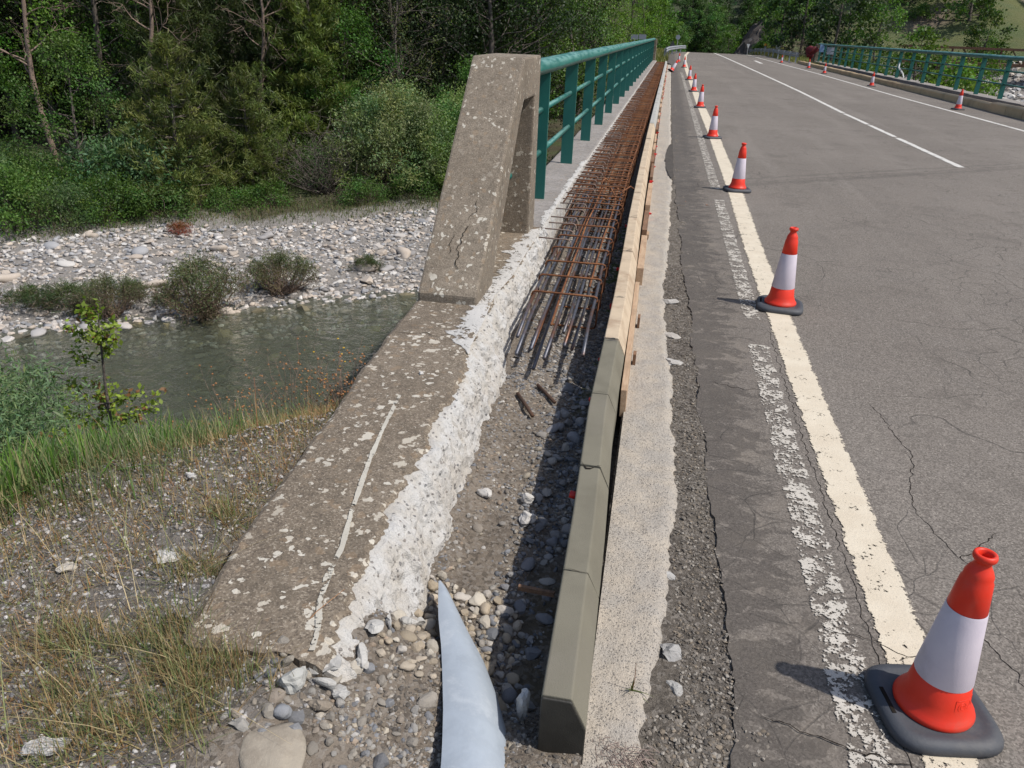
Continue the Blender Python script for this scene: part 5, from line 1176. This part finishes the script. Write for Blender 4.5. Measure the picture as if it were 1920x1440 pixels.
low = [(-14.6, 15.4, 'shrub'), (-13.6, 16.0, 'shrub2'), (-12.9, 16.7, 'shrub'), (-15.6, 16.2, 'shrub2'), (-12.0, 17.4, 'lowshrub'), (-15.0, 17.2, 'shrub'), (-16.6, 15.6, 'shrub'), (-16.2, 17.5, 'shrub2'), (-17.6, 18.2, 'shrub'), (-13.6, 17.6, 'lowshrub'),
       (-10.9, 18.7, 'lowshrub'), (-10.3, 19.6, 'lowshrub'), (-10.0, 21.8, 'shrub2'), (-12.6, 20.2, 'shrub'), (-16.0, 20.0, 'shrub2'), (-14.2, 20.0, 'shrub'), (-11.0, 22.4, 'shrub'), (-8.0, 20.9, 'lowshrub'), (-5.0, 22.6, 'lowshrub'), (-6.9, 21.9, 'lowshrub'), (-4.6, 25.6, 'shrub'), (-18.3, 16.8, 'shrub')]
for i, (x, y, kd) in enumerate(low):
    t_ = r.uniform(.8, 1.25); plant(kd, x, y, r.uniform(.8, 1.15), (t_, t_*1.05, t_*r.uniform(.8, 1.2)), 'low green bush in the undergrowth along the far bank', 'bush', 'bush', 'low bushes along the far bank')
for i in range(46):   # depth of the wood
    u = r.uniform(-14, 22); w = r.uniform(31, 50); x, y = rot_uv(u, w)
    if x > -4.5 or x < -48: continue
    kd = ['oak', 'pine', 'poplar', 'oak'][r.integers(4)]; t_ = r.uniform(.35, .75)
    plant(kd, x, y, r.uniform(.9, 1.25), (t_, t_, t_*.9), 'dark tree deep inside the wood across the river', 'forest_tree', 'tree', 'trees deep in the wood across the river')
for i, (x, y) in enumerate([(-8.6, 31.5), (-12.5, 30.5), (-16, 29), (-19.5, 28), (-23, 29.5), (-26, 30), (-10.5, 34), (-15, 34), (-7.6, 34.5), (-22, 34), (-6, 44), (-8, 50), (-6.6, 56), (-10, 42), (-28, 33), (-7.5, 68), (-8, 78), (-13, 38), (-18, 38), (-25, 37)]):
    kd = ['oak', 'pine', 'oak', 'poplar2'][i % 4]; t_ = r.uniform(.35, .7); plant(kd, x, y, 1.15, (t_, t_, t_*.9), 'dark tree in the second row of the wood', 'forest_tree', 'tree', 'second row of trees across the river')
# bushes on the gravel bar by the water
for x, y, kd, s_, lb in ((-7.95, 12.35, 'rbush', 1.0, 'round brown-green bush overhanging the water, the largest on the bar'), (-7.1, 13.75, 'rbush', .82, 'wide low brown-green bush right of the round one'),
    (-9.45, 11.75, 'rbush', .72, 'green bush at the water behind the young sapling'), (-10.4, 11.75, 'tuss', 1.2, 'grass tussock left of the sapling bush'), (-10.95, 11.5, 'tuss', 1.1, 'second grass tussock farther left'), (-11.9, 11.2, 'rbush', .6, 'small bush at the left edge by the water'),
    (-6.0, 15.6, 'tuss', .8, 'small green tuft among the stones at the water edge'), (-9.6, 12.6, 'tuss', .8, 'small tuft behind the sapling bush'), (-8.9, 12.5, 'tuss', .6, 'tuft between the two riverside bushes')):
    plant(kd, x, y, s_, (1, 1, 1), lb, 'bush', 'bush')
plant('tuss', -10.9, 16.3, .7, (2.6, .75, .8), 'small rust-red tuft on the upper gravel bar', 'bush', 'bush')
# shrub on the near bank, far left
PT['nbush'] = bush(40, 1.3, 1.0, 110, 150, .05, (.15, .225, .105), .22, 20, .15, clr=.26)
plant('nbush', -4.3, 3.9, 1.0, (1, 1, 1), 'feathery green bush on the near bank at the left edge', 'bush', 'bush', z=-1.75)
plant('nbush', -5.0, 4.3, .9, (.9, .95, .9), 'second feathery bush behind it, cut by the left edge', 'bush', 'bush', z=-2.2)
# far hill and right side
cnt = 0
for i in range(400):
    y = r.uniform(160, 205); x = r.uniform(-24, 66) if i % 2 else r.uniform(-16, 28)
    ang = math.atan2(x, y)
    if not (-.12 < ang < .36) or cnt >= 230: continue
    if y < 170 and 3 < x < 13: continue
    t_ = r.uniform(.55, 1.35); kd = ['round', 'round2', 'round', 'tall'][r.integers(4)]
    plant(kd, x, y, r.uniform(.5, .85), (t_*1.2, t_*1.35, t_*1.7), 'tree crown on the wooded mountainside beyond the road', 'hillside_tree', 'tree', 'trees on the mountainside beyond the road', PT_=PF); cnt += 1  # crown tint lifted toward blue, distance haze put into the leaf colour
for x, y, kd, s_, tn, lb in ((13.9, 76, 'tall', .95, (.42, .5, .45), 'big dark tree beyond the far end of the right railing'), (16.6, 73, 'tall', .75, (1.0, 1.1, .7), 'light green tree beside the big dark one'), (12.3, 84, 'round2', .9, (.5, .62, .5), 'dark tree above the rock cut'),
    (19.2, 70, 'round', .75, (1.2, 1.25, .9), 'green tree above the right railing, left of the meadow'), (15.5, 80, 'round2', 1.1, (.7, .8, .7), 'dark tree behind the big dark one'), (11.4, 92, 'round2', .8, (.7, .9, .7), 'dark tree where the road cut begins'),
    (25.6, 74, 'round', .5, (1.25, 1.35, .8), 'pale green tree in front of the meadow'), (22.8, 71, 'fshrub', 1.5, (1.5, 1.5, .9), 'pale green shrub behind the right railing')):
    plant(kd, x, y, s_, tn, lb, 'broadleaf_tree', 'tree', PT_=PF)
for i in range(95):
    x = r.uniform(15, 62); y = r.uniform(84, 165); t_ = r.uniform(.7, 1.5)
    if math.atan2(x, y) > .45: continue
    plant('fshrub' if r.random() < .6 else 'round', x, y, r.uniform(.6, 1.3), (t_, t_, t_*.9), 'shrub or small tree on the grassy slope right of the road', 'bush', 'bush', 'shrubs on the right hand slope', PT_=PF)
for i in range(40):
    y = r.uniform(28, 62); x = rx(y)+r.uniform(1.0, 5.5)*(1+.02*(y-28)); 
    t_ = r.uniform(.75, 1.2); plant('fshrub', x, y, r.uniform(.5, .8), (t_, t_*1.05, t_*.8), 'willow shrub growing below the right railing', 'bush', 'bush', 'willow shrubs below the right railing', PT_=PF)
for i, (x, y, s_) in enumerate([(8.3, 124, .55), (10.3, 101, .5), (10.9, 100, .5), (-1.5, 110, .9), (-2.5, 125, 1.0), (-3, 140, .9), (12.4, 101, .7), (13.6, 107, 1.0), (11.2, 96, .5), (14.5, 112, 1.1), (-.5, 150, .7), (16, 118, 1.1)]):
    plant('fshrub' if i in (1, 2, 9, 11) else 'round', x, y, s_, (1.1, 1.3, .9), 'green roadside tree or shrub near the crest of the road', 'bush', 'bush', 'roadside trees near the crest', PT_=PF)
# rock cut right of the far road
rk_ = B(); V, F = stone_shape(4, 900, .35, True); rg = np.random.default_rng(4); V = V*np.array([3.4, 9, 5.6]); V[:, 0] += V[:, 2]*.55; V += rg.normal(0, .15, V.shape); rk_.add(V+np.array([12.6, 113, 1.4]), F); rk_.build('rock_cut', M['rock'], loc=(12.2, 112, 0), label='dark cut rock face rising right of the far road', cat='rock')
# heap of dead brushwood
tb = twig_bush(91, 2.6, 3.6, 110, 'bark_p'); e = empty('brushwood_heap', (11.9, 78, -.6), 'heap of pale dead brushwood behind the right guardrail', 'brushwood'); 
for nm, me in tb: ob(nm, me, e)
# ---- near plants
def sapling():
    b = B(); P = np.array([(-3.06, 3.6, -1.2), (-3.05, 3.6, -.8), (-3.03, 3.6, -.45), (-3.0, 3.6, -.15), (-2.98, 3.6, .02)]); e = empty('sapling', (-3.06, 3.6, -1.1), 'young sapling with bright yellow-green leaves on the near bank', 'sapling')
    b.tube(P, [.013, .011, .008, .005, .003], 6); rg = np.random.default_rng(8); Cs = []
    for k in range(17):
        z = -.85+.85*rg.random(); p = np.array([-3.04+.03*z, 3.6, z]); a = rg.uniform(0, 6.283) if k > 5 else (0 if k % 2 else math.pi); L = (.34-.22*(z+.85)/.85)*rg.uniform(.7, 1.2)
        q_ = p+np.array([math.cos(a)*L, math.sin(a)*L*.8, L*.45]); Pm = limb(rg, p, q_, 6, .1); b.tube(Pm, np.linspace(.005, .0015, 6), 4); t = rg.uniform(.15, 1, 70); Cs.append(np.stack([np.interp(t, np.linspace(0, 1, 6), Pm[:, i]) for i in range(3)], -1)+rg.normal(0, .024, (70, 3)))
    Cs.append(P[-1]+rg.normal(0, .03, (20, 3))); C = np.concatenate(Cs); b.build('stem', M['bark'], e, smooth=True)
    cc = np.array([.20, .27, .035])*rg.uniform(.6, 1.5, (len(C), 1)); k_ = rg.random(len(C)) < .15; cc[k_] = [.20, .10, .04]
    V, F, cc = leaves(rg, C, .034, .6, .4, cc); ob('leaves', make_mesh('leaves', V-np.array(e.location), F, M['leaf'], False, cc), e)
sapling()
def blades(r, x, y, z, L, wdt, cols, lean=.5, nseg=3, droop=.5, dirx=None):
    n = len(x); a = r.uniform(0, 6.283, n) if dirx is None else dirx; ln_ = np.abs(r.normal(0, lean, n)); t = np.linspace(0, 1, nseg+1)
    d = np.stack([np.cos(a), np.sin(a)], -1); s_ = np.stack([-d[:, 1], d[:, 0]], -1)
    hor = (np.sin(ln_)[:, None]*t+droop*t**2*ln_[:, None]*.6)*L[:, None]; ver = np.cos(ln_)[:, None]*t*L[:, None]-droop*.35*(t**2)*L[:, None]*ln_[:, None]
    base = np.stack([x, y, z], -1)[:, None, :]; c = base+np.concatenate([hor[..., None]*d[:, None, :], ver[..., None]], -1)
    w = wdt[:, None]*(1-t*.93)[None]; off = np.concatenate([s_[:, None, :]*w[..., None]/2, np.zeros((n, nseg+1, 1))], -1)
    V = np.stack([c-off, c+off], 2).reshape(-1, 3); i = (np.arange(n)*(2*(nseg+1)))[:, None]+np.arange(nseg)[None]*2
    F = np.stack([i, i+1, i+3, i+2], -1).reshape(-1, 4); return V, F, np.repeat(cols, 2*(nseg+1), 0)
def grass(name, n_, reg, Lr, Wr, pal, seed, label, zf=None, lean=.5, var=.2, droop=.5):
    r = np.random.default_rng(seed); x, y = reg(r, n_); n = len(x); V, F, C = blades(r, x, y, (zf or zverge)(x, y)-.01, r.uniform(*Lr, n), r.uniform(*Wr, n), pick(pal, n, r, var), lean, droop=droop)
    return ob(name, make_mesh(name, V, F, M['blade'], False, C), None, kind='stuff', label=label)
GG = [(.105, .17, .045), (.085, .14, .04), (.13, .18, .06), (.16, .19, .10), (.22, .21, .11), (.30, .25, .14)]
DG = [(.36, .25, .13), (.30, .18, .09), (.42, .33, .20), (.26, .13, .06), (.20, .18, .08)]
def reg_crest(r, n):   # band along and over the crest, denser to the left
    x = r.uniform(-4.2, -1.35, n); y = r.uniform(1.0, 4.4, n); d = dnf(x, y); k = (d > -.30+.25*fbm(x, y, 1.7, 9))&(d < 1.5)&(r.random(n) < sm((-1.2-x)/.8)*.9+.1); return x[k], y[k]
grass('green_grass', 60000, reg_crest, (.05, .19), (.0025, .006), GG, 501, 'green grass on the crest of the near bank', lambda x, y: h(x, y)+.01, .45)
def reg_lush(r, n): x = r.uniform(-3.2, -1.62, n); y = r.uniform(1.2, 3.2, n); d = dnf(x, y); k = (d > -.10)&(d < .8)&(r.random(n) < sm((-1.6-x)/.35)); return x[k], y[k]
grass('lush_grass', 15000, reg_lush, (.10, .24), (.008, .017), [(.085, .18, .025), (.12, .22, .035), (.07, .15, .025), (.15, .20, .07), (.20, .19, .09)], 502, 'broad bright green grass at the left edge', lambda x, y: h(x, y)+.01, .6)
def reg_bank(r, n): x = r.uniform(-9, -1.3, n); y = r.uniform(1, 9, n); d = dnf(x, y); k = (d > .9)&(d < 5.8); return x[k], y[k]
grass('bank_grass', 16000, reg_bank, (.12, .4), (.006, .016), GG+DG[:2], 503, 'rough grass on the slope down to the river', lambda x, y: h(x, y), .5)
def reg_dry(r, n):
    x = r.uniform(-2.7, -.9, n); y = r.uniform(.85, 3.4, n); d = dnf(x, y); m_ = fbm(x, y, 2.0, 88)+.75*sm((d+.6)/.5)+.30*sm((1.35-y)/.35)*sm((-.75-x)/.3)
    k = (d < .25)&(m_ > .05)&((x < -1.06-.06*(y-1.3))|(y < 1.24)); return x[k], y[k]
grass('dry_grass', 42000, reg_dry, (.025, .085), (.0013, .0032), DG+[(.40, .22, .09), (.17, .19, .07)], 504, 'sparse dry brown grass on the verge', None, .95, droop=.9)
r_ = np.random.default_rng(600); lx_, ly_ = reg_dry(r_, 30000); pz_ = zverge(lx_, ly_)+.003
V, F, C = leaves(r_, np.stack([lx_, ly_, pz_], -1), .010, .45, .9, pick([(.26, .17, .08), (.34, .24, .13), (.17, .19, .07), (.22, .12, .06), (.26, .25, .10), (.12, .16, .06)], len(lx_), r_, .25))
ob('ground_litter', make_mesh('ground_litter', V, F, M['blade'], False, C), None, kind='stuff', label='dead leaves and tiny creeping plants matted over the verge')
def reg_tuft(r, n):
    cs = np.array([(-.92, 1.16), (-.86, 1.12), (-.98, 1.19), (-1.1, 1.22), (-.84, 1.03), (-.95, 1.0), (-1.15, 1.05), (-1.25, 1.2), (-.80, 1.18), (-1.05, .95), (-1.02, 1.28), (-1.12, 1.5), (-1.16, 1.75)]); i = r.integers(0, len(cs), n)
    return cs[i, 0]+r.normal(0, .045, n), cs[i, 1]+r.normal(0, .035, n)
grass('green_tufts', 5200, reg_tuft, (.03, .12), (.0018, .0042), [(.13, .18, .06), (.18, .20, .08), (.32, .26, .13), (.36, .25, .13), (.24, .15, .07)], 505, 'green and yellow grass tufts near the wall corner', lambda x, y: zverge(x, y)-.01, .65, droop=.9)
def reg_st(r, n): x = r.uniform(-1.7, -.75, n); y = r.uniform(.85, 1.6, n); k = (x < -1.05)|(y < 1.25); return x[k], y[k]
grass('dry_stalks', 260, reg_st, (.14, .32), (.0016, .003), [(.42, .33, .19), (.36, .28, .15), (.25, .27, .12)], 506, 'long dry straw stalks leaning over the verge', None, .8, droop=.6)
def reg_wall(r, n): y = r.uniform(1.5, 3.6, n); x = np.interp(y, [1.3, 1.63, 2.0, 2.5, 3.0, 3.75], [-1.0, -1.05, -1.075, -1.11, -1.15, -1.18])-np.abs(r.normal(0, .05, n))-.01; return x, y
grass('wall_foot_grass', 3000, reg_wall, (.02, .075), (.0012, .003), DG+[(.16, .17, .06)], 507, 'dry grass along the foot of the wing wall', None, 1.0, droop=1.1)
def reg_edge(r, n): u = r.uniform(-12, 10, n); w = 21.3+.75*r.normal(size=n); x, y = rot_uv(u, w); return x, y
grass('wood_edge_grass', 15000, reg_edge, (.05, .17), (.012, .03), [(.09, .13, .04), (.13, .13, .05), (.16, .13, .07), (.08, .12, .035)], 508, 'mixed grass between gravel bar and wood', lambda x, y: h(x, y), .5)
def reg_far(r, n): x = np.where(r.random(n) < .5, r.uniform(-3, .0, n), r.uniform(9.2, 12.5, n)); y = r.uniform(50, 100, n); return x, y
grass('roadside_grass', 16000, reg_far, (.15, .5), (.03, .06), [(.16, .17, .04), (.12, .15, .035), (.22, .19, .07)], 509, 'roadside grass beyond the bridge', lambda x, y: h(x, y), .5)
# dry flower plants overhanging the water view
def flower_plant(x, y, H, n_, lab, sd, green=False, yellow=0, spread=.25):
    rg = np.random.default_rng(sd); z = float(h(x, y)); e = empty('dry_flower_plant', (x, y, z), lab, 'wild plant'); b = B(); s_ = B(); pz = B()
    V0, F0 = ico(1)
    for k in range(n_):
        a = rg.uniform(0, 6.283); l_ = rg.uniform(.1, 1)*spread; tip = np.array([x+math.cos(a)*l_+.03, y+math.sin(a)*l_*.6, z+H*rg.uniform(.55, 1.0)]); P = limb(rg, (x+rg.normal(0, .03), y+rg.normal(0, .03), z-.02), tip, 6, .06); b.tube(P, np.linspace(.0022, .0009, 6), 4)
        for j in range(6):
            i = rg.integers(3, 6); q_ = P[i]+rg.normal(0, .035, 3)+[0, 0, .02]; b.tube([P[i], q_], [.0009, .0006], 3); (pz if k < yellow else s_).add(V0*rg.uniform(.0035, .0065)*([1, 1, .6] if k < yellow else [1, 1, 1])+q_, F0)
    b.build('stems', M['bark_p'], e, smooth=True)
    if s_.n: s_.build('seed_heads', M['seed'], e, smooth=True, kind='stuff')
    if pz.n: pz.build('flowers', M['petal'], e, smooth=True)
flower_plant(-1.62, 3.15, .52, 16, 'tall dry plant with reddish seed heads beside the wall, over the water', 1)
flower_plant(-1.45, 3.25, .50, 12, 'thin plant with a few yellow flowers close to the wing wall', 2, yellow=2)
flower_plant(-1.80, 2.95, .36, 14, 'spread dry plant with seed heads left of the tall one', 3, spread=.32)
flower_plant(-1.33, 3.05, .30, 16, 'low dry plant tangled against the wall edge', 4, spread=.14)
flower_plant(-2.1, 2.75, .30, 10, 'dry plant with seed heads over the grass crest', 5, spread=.3)
def stalk(pts, r_, lab, mat):
    b = B(); b.tube(pts, np.linspace(r_, r_*.35, len(pts)), 5); b.build('plant_stalk', mat, loc=pts[0], smooth=True, label=lab, cat='stalk')
stalk([(-1.12, 2.02, -.03), (-1.21, 2.12, .10), (-1.30, 2.24, .22), (-1.36, 2.36, .34)], .0028, 'thin dark red stalk rising from the wall foot over the verge', M['rust'])
stalk([(-.865, 1.10, .02), (-.79, 1.25, .13), (-.70, 1.38, .215), (-.655, 1.45, .235)], .0018, 'long straw stalk leaning onto the wing wall', M['seed'])
# dead grass tangle at the near end of the concrete strip, and two weeds
b = B(); rg = np.random.default_rng(3)
for k in range(110):
    x0_ = rg.uniform(.0, .11); y0_ = 1.27+rg.uniform(-.04, .05); a = rg.uniform(-.6, .9); L = rg.uniform(.04, .11); P = [(x0_, y0_, -.012), (x0_+L*.5*math.cos(a)-.02, y0_+L*.4*math.sin(a), .012+rg.uniform(0, .02)), (x0_+L*math.cos(a)-.03, y0_+L*math.sin(a)-.02, rg.uniform(-.01, .02))]; b.tube(P, .0009, 3)
b.build('dead_grass_tangle', M['hook'], loc=(.05, 1.28, 0), label='tangle of dead brown roots at the near end of the concrete strip', cat='dead plant')
def weed(x, y, z, n_, L, lab, sd, colr=(.09, .17, .04), wd=.012):
    rg = np.random.default_rng(sd); e = empty('weed', (x, y, z), lab, 'weed'); V, F, C = blades(rg, np.full(n_, x), np.full(n_, y), np.full(n_, z), rg.uniform(.5, 1, n_)*L, np.full(n_, wd), pick([colr], n_, rg), .9); ob('leaves', make_mesh('leaves', V-np.array((x, y, z)), F, M['blade'], False, C), e)
weed(-.615, 1.33, -.02, 9, .07, 'small green weed growing in the rubble below the wall', 1)
weed(-.58, 1.24, -.02, 7, .05, 'smaller green weed nearer the bottom of the rubble', 2)
weed(-.62, 1.09, -.03, 60, .05, 'fine bright green tuft at the bottom left of the blade', 3, (.12, .24, .03), .002)
weed(.085, 1.50, .01, 8, .045, 'thin weed growing on the concrete strip', 4, (.12, .14, .05), .006)
b = B(); b.tube([(.085, 1.50, .0), (.088, 1.50, .05), (.086, 1.50, .10)], [.0012, .001, .0006], 4); b.build('red_weed', M['rust'], loc=(.085, 1.5, 0), label='reddish upright stem on the concrete strip', cat='weed')

# ================================================================ far roadside things
def wbeam(path, label, zc=.55, gap=4.0):
    e = empty('guardrail', path[0], label, 'guardrail'); P = np.array(path, float); d = np.r_[0, np.cumsum(np.linalg.norm(np.diff(P, axis=0), axis=1))]; s_ = np.linspace(0, d[-1], 50); Q = np.stack([np.interp(s_, d, P[:, i]) for i in range(3)], -1)
    T_ = np.gradient(Q, axis=0); T_ /= np.linalg.norm(T_, axis=1)[:, None]; N = np.stack([T_[:, 1], -T_[:, 0], 0*s_], -1)
    pr = [(0, -.155), (.0, -.13), (.06, -.10), (.06, -.05), (.0, -.02), (.0, .02), (.06, .05), (.06, .10), (0, .13), (0, .155)]
    G_ = np.stack([Q+N*o_+np.array([0, 0, zc+z_]) for o_, z_ in pr]+[Q+N*(o_-.008)+np.array([0, 0, zc+z_]) for o_, z_ in pr[::-1]], 1); V, F = grid(G_); b = B(); b.add(V, F); b.build('rail', M['galv_d'], e)
    for a in np.arange(.3, d[-1], gap):
        c = [np.interp(a, d, P[:, i]) for i in range(3)]; n_ = [np.interp(a, s_, N[:, i]) for i in range(2)]; b = B(); b.box((c[0]-n_[0]*.09, c[1]-n_[1]*.09, c[2]+.3), (.10, .06, .8)); b.build('post', M['galv_d'], e)
wbeam([(-.18, 61, -.08), (-.10, 65, -.05), (.05, 69, -.05), (.45, 74, -.05), (1.05, 80, -.05), (1.6, 85, -.1)], 'silver guardrail curving away beyond the left railing')
wbeam([(9.05, 62, -.02), (9.2, 68, -.02), (9.35, 80, -.02), (9.6, 95, -.2), (9.9, 108, -.45)], 'long silver guardrail on the right beyond the railing')
def signpost(x, y, z0, shape, label, hgt, size, mats, face=1):
    e = empty('road_sign', (x, y, z0), label, 'road sign'); b = B(); b.tube([(x, y+.03, z0), (x, y+.03, z0+hgt)], .03, 8); b.build('post', M['galv_d'], e)
    b = B()
    if shape == 'disc': b.tube([(x, y-.02, z0+hgt), (x, y, z0+hgt)], size/2, 24)
    elif shape == 'tri': add_prism(b, prism_xz([(x-size/2, z0+hgt+.25), (x+size/2, z0+hgt+.25), (x, z0+hgt-size*.6+.0)], y-.02, y))
    elif shape == 'triup': add_prism(b, prism_xz([(x-size/2, z0+hgt-.3), (x+size/2, z0+hgt-.3), (x, z0+hgt+size*.6)], y-.02, y))
    else: b.box((x, y-.01, z0+hgt), (size, .02, size*.62))
    b.build('panel', M[mats], e)
    return e
sg = signpost(-2.48, 60.5, -1.0, 'rect', 'left grey back of a rectangular road sign above the railing end', 2.28, .50, 'sign'); 
sg = signpost(-1.93, 60.5, -1.0, 'rect', 'right grey back of a rectangular road sign above the railing end', 2.30, .52, 'sign')
signpost(.72, 80, -.1, 'disc', 'round grey sign back on a post beyond the curved guardrail', 1.42, .42, 'sign')
signpost(.30, 84, -.2, 'triup', 'dark triangular sign back left of the round one', .9, .62, 'rubber')
signpost(7.85, 88, -.1, 'tri', 'small white inverted triangle sign at the start of the right guardrail', .78, .34, 'sign_w')
signpost(9.95, 92, -.2, 'triup', 'small amber-topped warning board behind the right guardrail', .8, .5, 'sign'); 
b = B(); b.box((9.95, 91.9, .9), (.30, .03, .22)); b.build('beacon_board', M['sign_y'], loc=(9.95, 91.9, .8), label='amber panel above the dark triangular board behind the guardrail', cat='sign panel')
e = signpost(10.4, 85, -.3, 'rect', 'small white plate with two black strokes behind the right guardrail', 1.08, .42, 'sign_w')
b = B(); b.box((10.33, 84.97, .80), (.05, .006, .14)); b.box((10.45, 84.97, .80), (.05, .006, .14)); b.build('black_strokes', M['black'], e)
# dark red sheet bundled by the end pillar
V, F = stone_shape(3, 55, .5, True); b = B(); b.add(V*np.array([.34, .3, .40])+np.array([9.66, 60.2, .80]), F); b.add(V[:, [1, 0, 2]]*np.array([.2, .2, .3])+np.array([9.50, 60.2, .55]), F); b.build('red_sheet_bundle', M['dark_red'], loc=(9.6, 60.6, .5), label='dark red bundled sheet beside the far end pillar of the right railing', cat='bundle')
# rusty truss footbridge over the river, far right
tr = empty('truss_bridge', (30, 80, 0), 'rusty brown steel truss footbridge behind the right railing', 'footbridge')
xa_, xb_ = 20.5, 44; yy_ = 80
for z_, nm in ((1.36, 'top_chord'), (.08, 'bottom_chord')): b = B(); b.box(((xa_+xb_)/2, yy_, z_), (xb_-xa_, .22, .20)); b.build(nm, M['rust_d'], tr); b = B(); b.box(((xa_+xb_)/2, yy_+1.6, z_), (xb_-xa_, .22, .20)); b.build(nm, M['rust_d'], tr)
for k in range(12):
    x_ = xa_+2.0*k+.1; b = B(); b.box((x_, yy_, .72), (.13, .13, 1.08)); b.build('vertical', M['rust_d'], tr)
    if k < 11: b = B(); b.tube([(x_+.1, yy_, .18), (x_+1.0, yy_, 1.26)] if k % 2 else [(x_+1.8, yy_, .18), (x_+.9, yy_, 1.26)], .05, 6); b.build('diagonal', M['rust_d'], tr)
b = B(); b.box(((xa_+xb_)/2, yy_+.8, .20), (xb_-xa_, 1.36, .05)); b.build('walkway', M['wood_d'], tr)
for x_ in (24.5, 37): b = B(); b.box((x_, yy_+.8, -2.0), (.8, 2.2, 3.9)); b.build('pier', M['slab'], tr)
for pts, w_, sd_ in (([(.60, 1.86), (.70, 1.845), (.80, 1.80), (.90, 1.78), (.985, 1.76)], .0045, 3), ([(.40, 1.50), (.52, 1.455), (.62, 1.43), (.74, 1.42), (.76, 1.41)], .005, 5), ([(.42, 4.95), (.55, 4.90), (.68, 4.93), (.80, 4.90)], .007, 7), ([(.745, 1.2), (.742, 1.9), (.738, 2.7), (.735, 3.4), (.745, 4.4)], .004, 9), ([(.38, 3.55), (.52, 3.50), (.66, 3.53)], .006, 11), ([(1.08, 1.5), (1.12, 1.7), (1.06, 1.95), (1.13, 2.3), (1.3, 2.5)], .005, 13), ([(1.12, 2.3), (1.05, 2.6), (1.16, 3.0), (1.1, 3.5)], .004, 15)):
    props(crack_strip(None, pts, w_, (.005 if sd_ in (3, 5) else .0012), name='road_crack', seed=sd_), kind='structure', label='dark crack in the asphalt near the camera')
# orange survey mark sprayed by the joint
b = B()
for c_, s_ in (((.335, 8.02), (.012, .36)), ((.40, 7.85), (.12, .02)), ((.40, 8.19), (.12, .02))): b.box((*c_, .005), (*s_, .002))
for a in np.linspace(0, 6.283, 14, endpoint=False): b.box((.56+.035*math.cos(a), 8.04+.12*math.sin(a), .005), (.016, .05, .002))
M['spray'] = m_paint('orange_spray_paint', (.34, .17, .10), (.30, .16, .10), .5, 60)
b.build('sprayed_mark', M['spray'], loc=(.4, 8, 0), label='faint orange sprayed survey mark on the shoulder before the joint', cat='paint mark')
print('objects', len(bpy.data.objects), 'tris', sum(sum(max(0, len(p.vertices)-2) for p in m.polygons) if len(m.polygons) < 3000 else len(m.polygons)*2 for m in bpy.data.meshes))
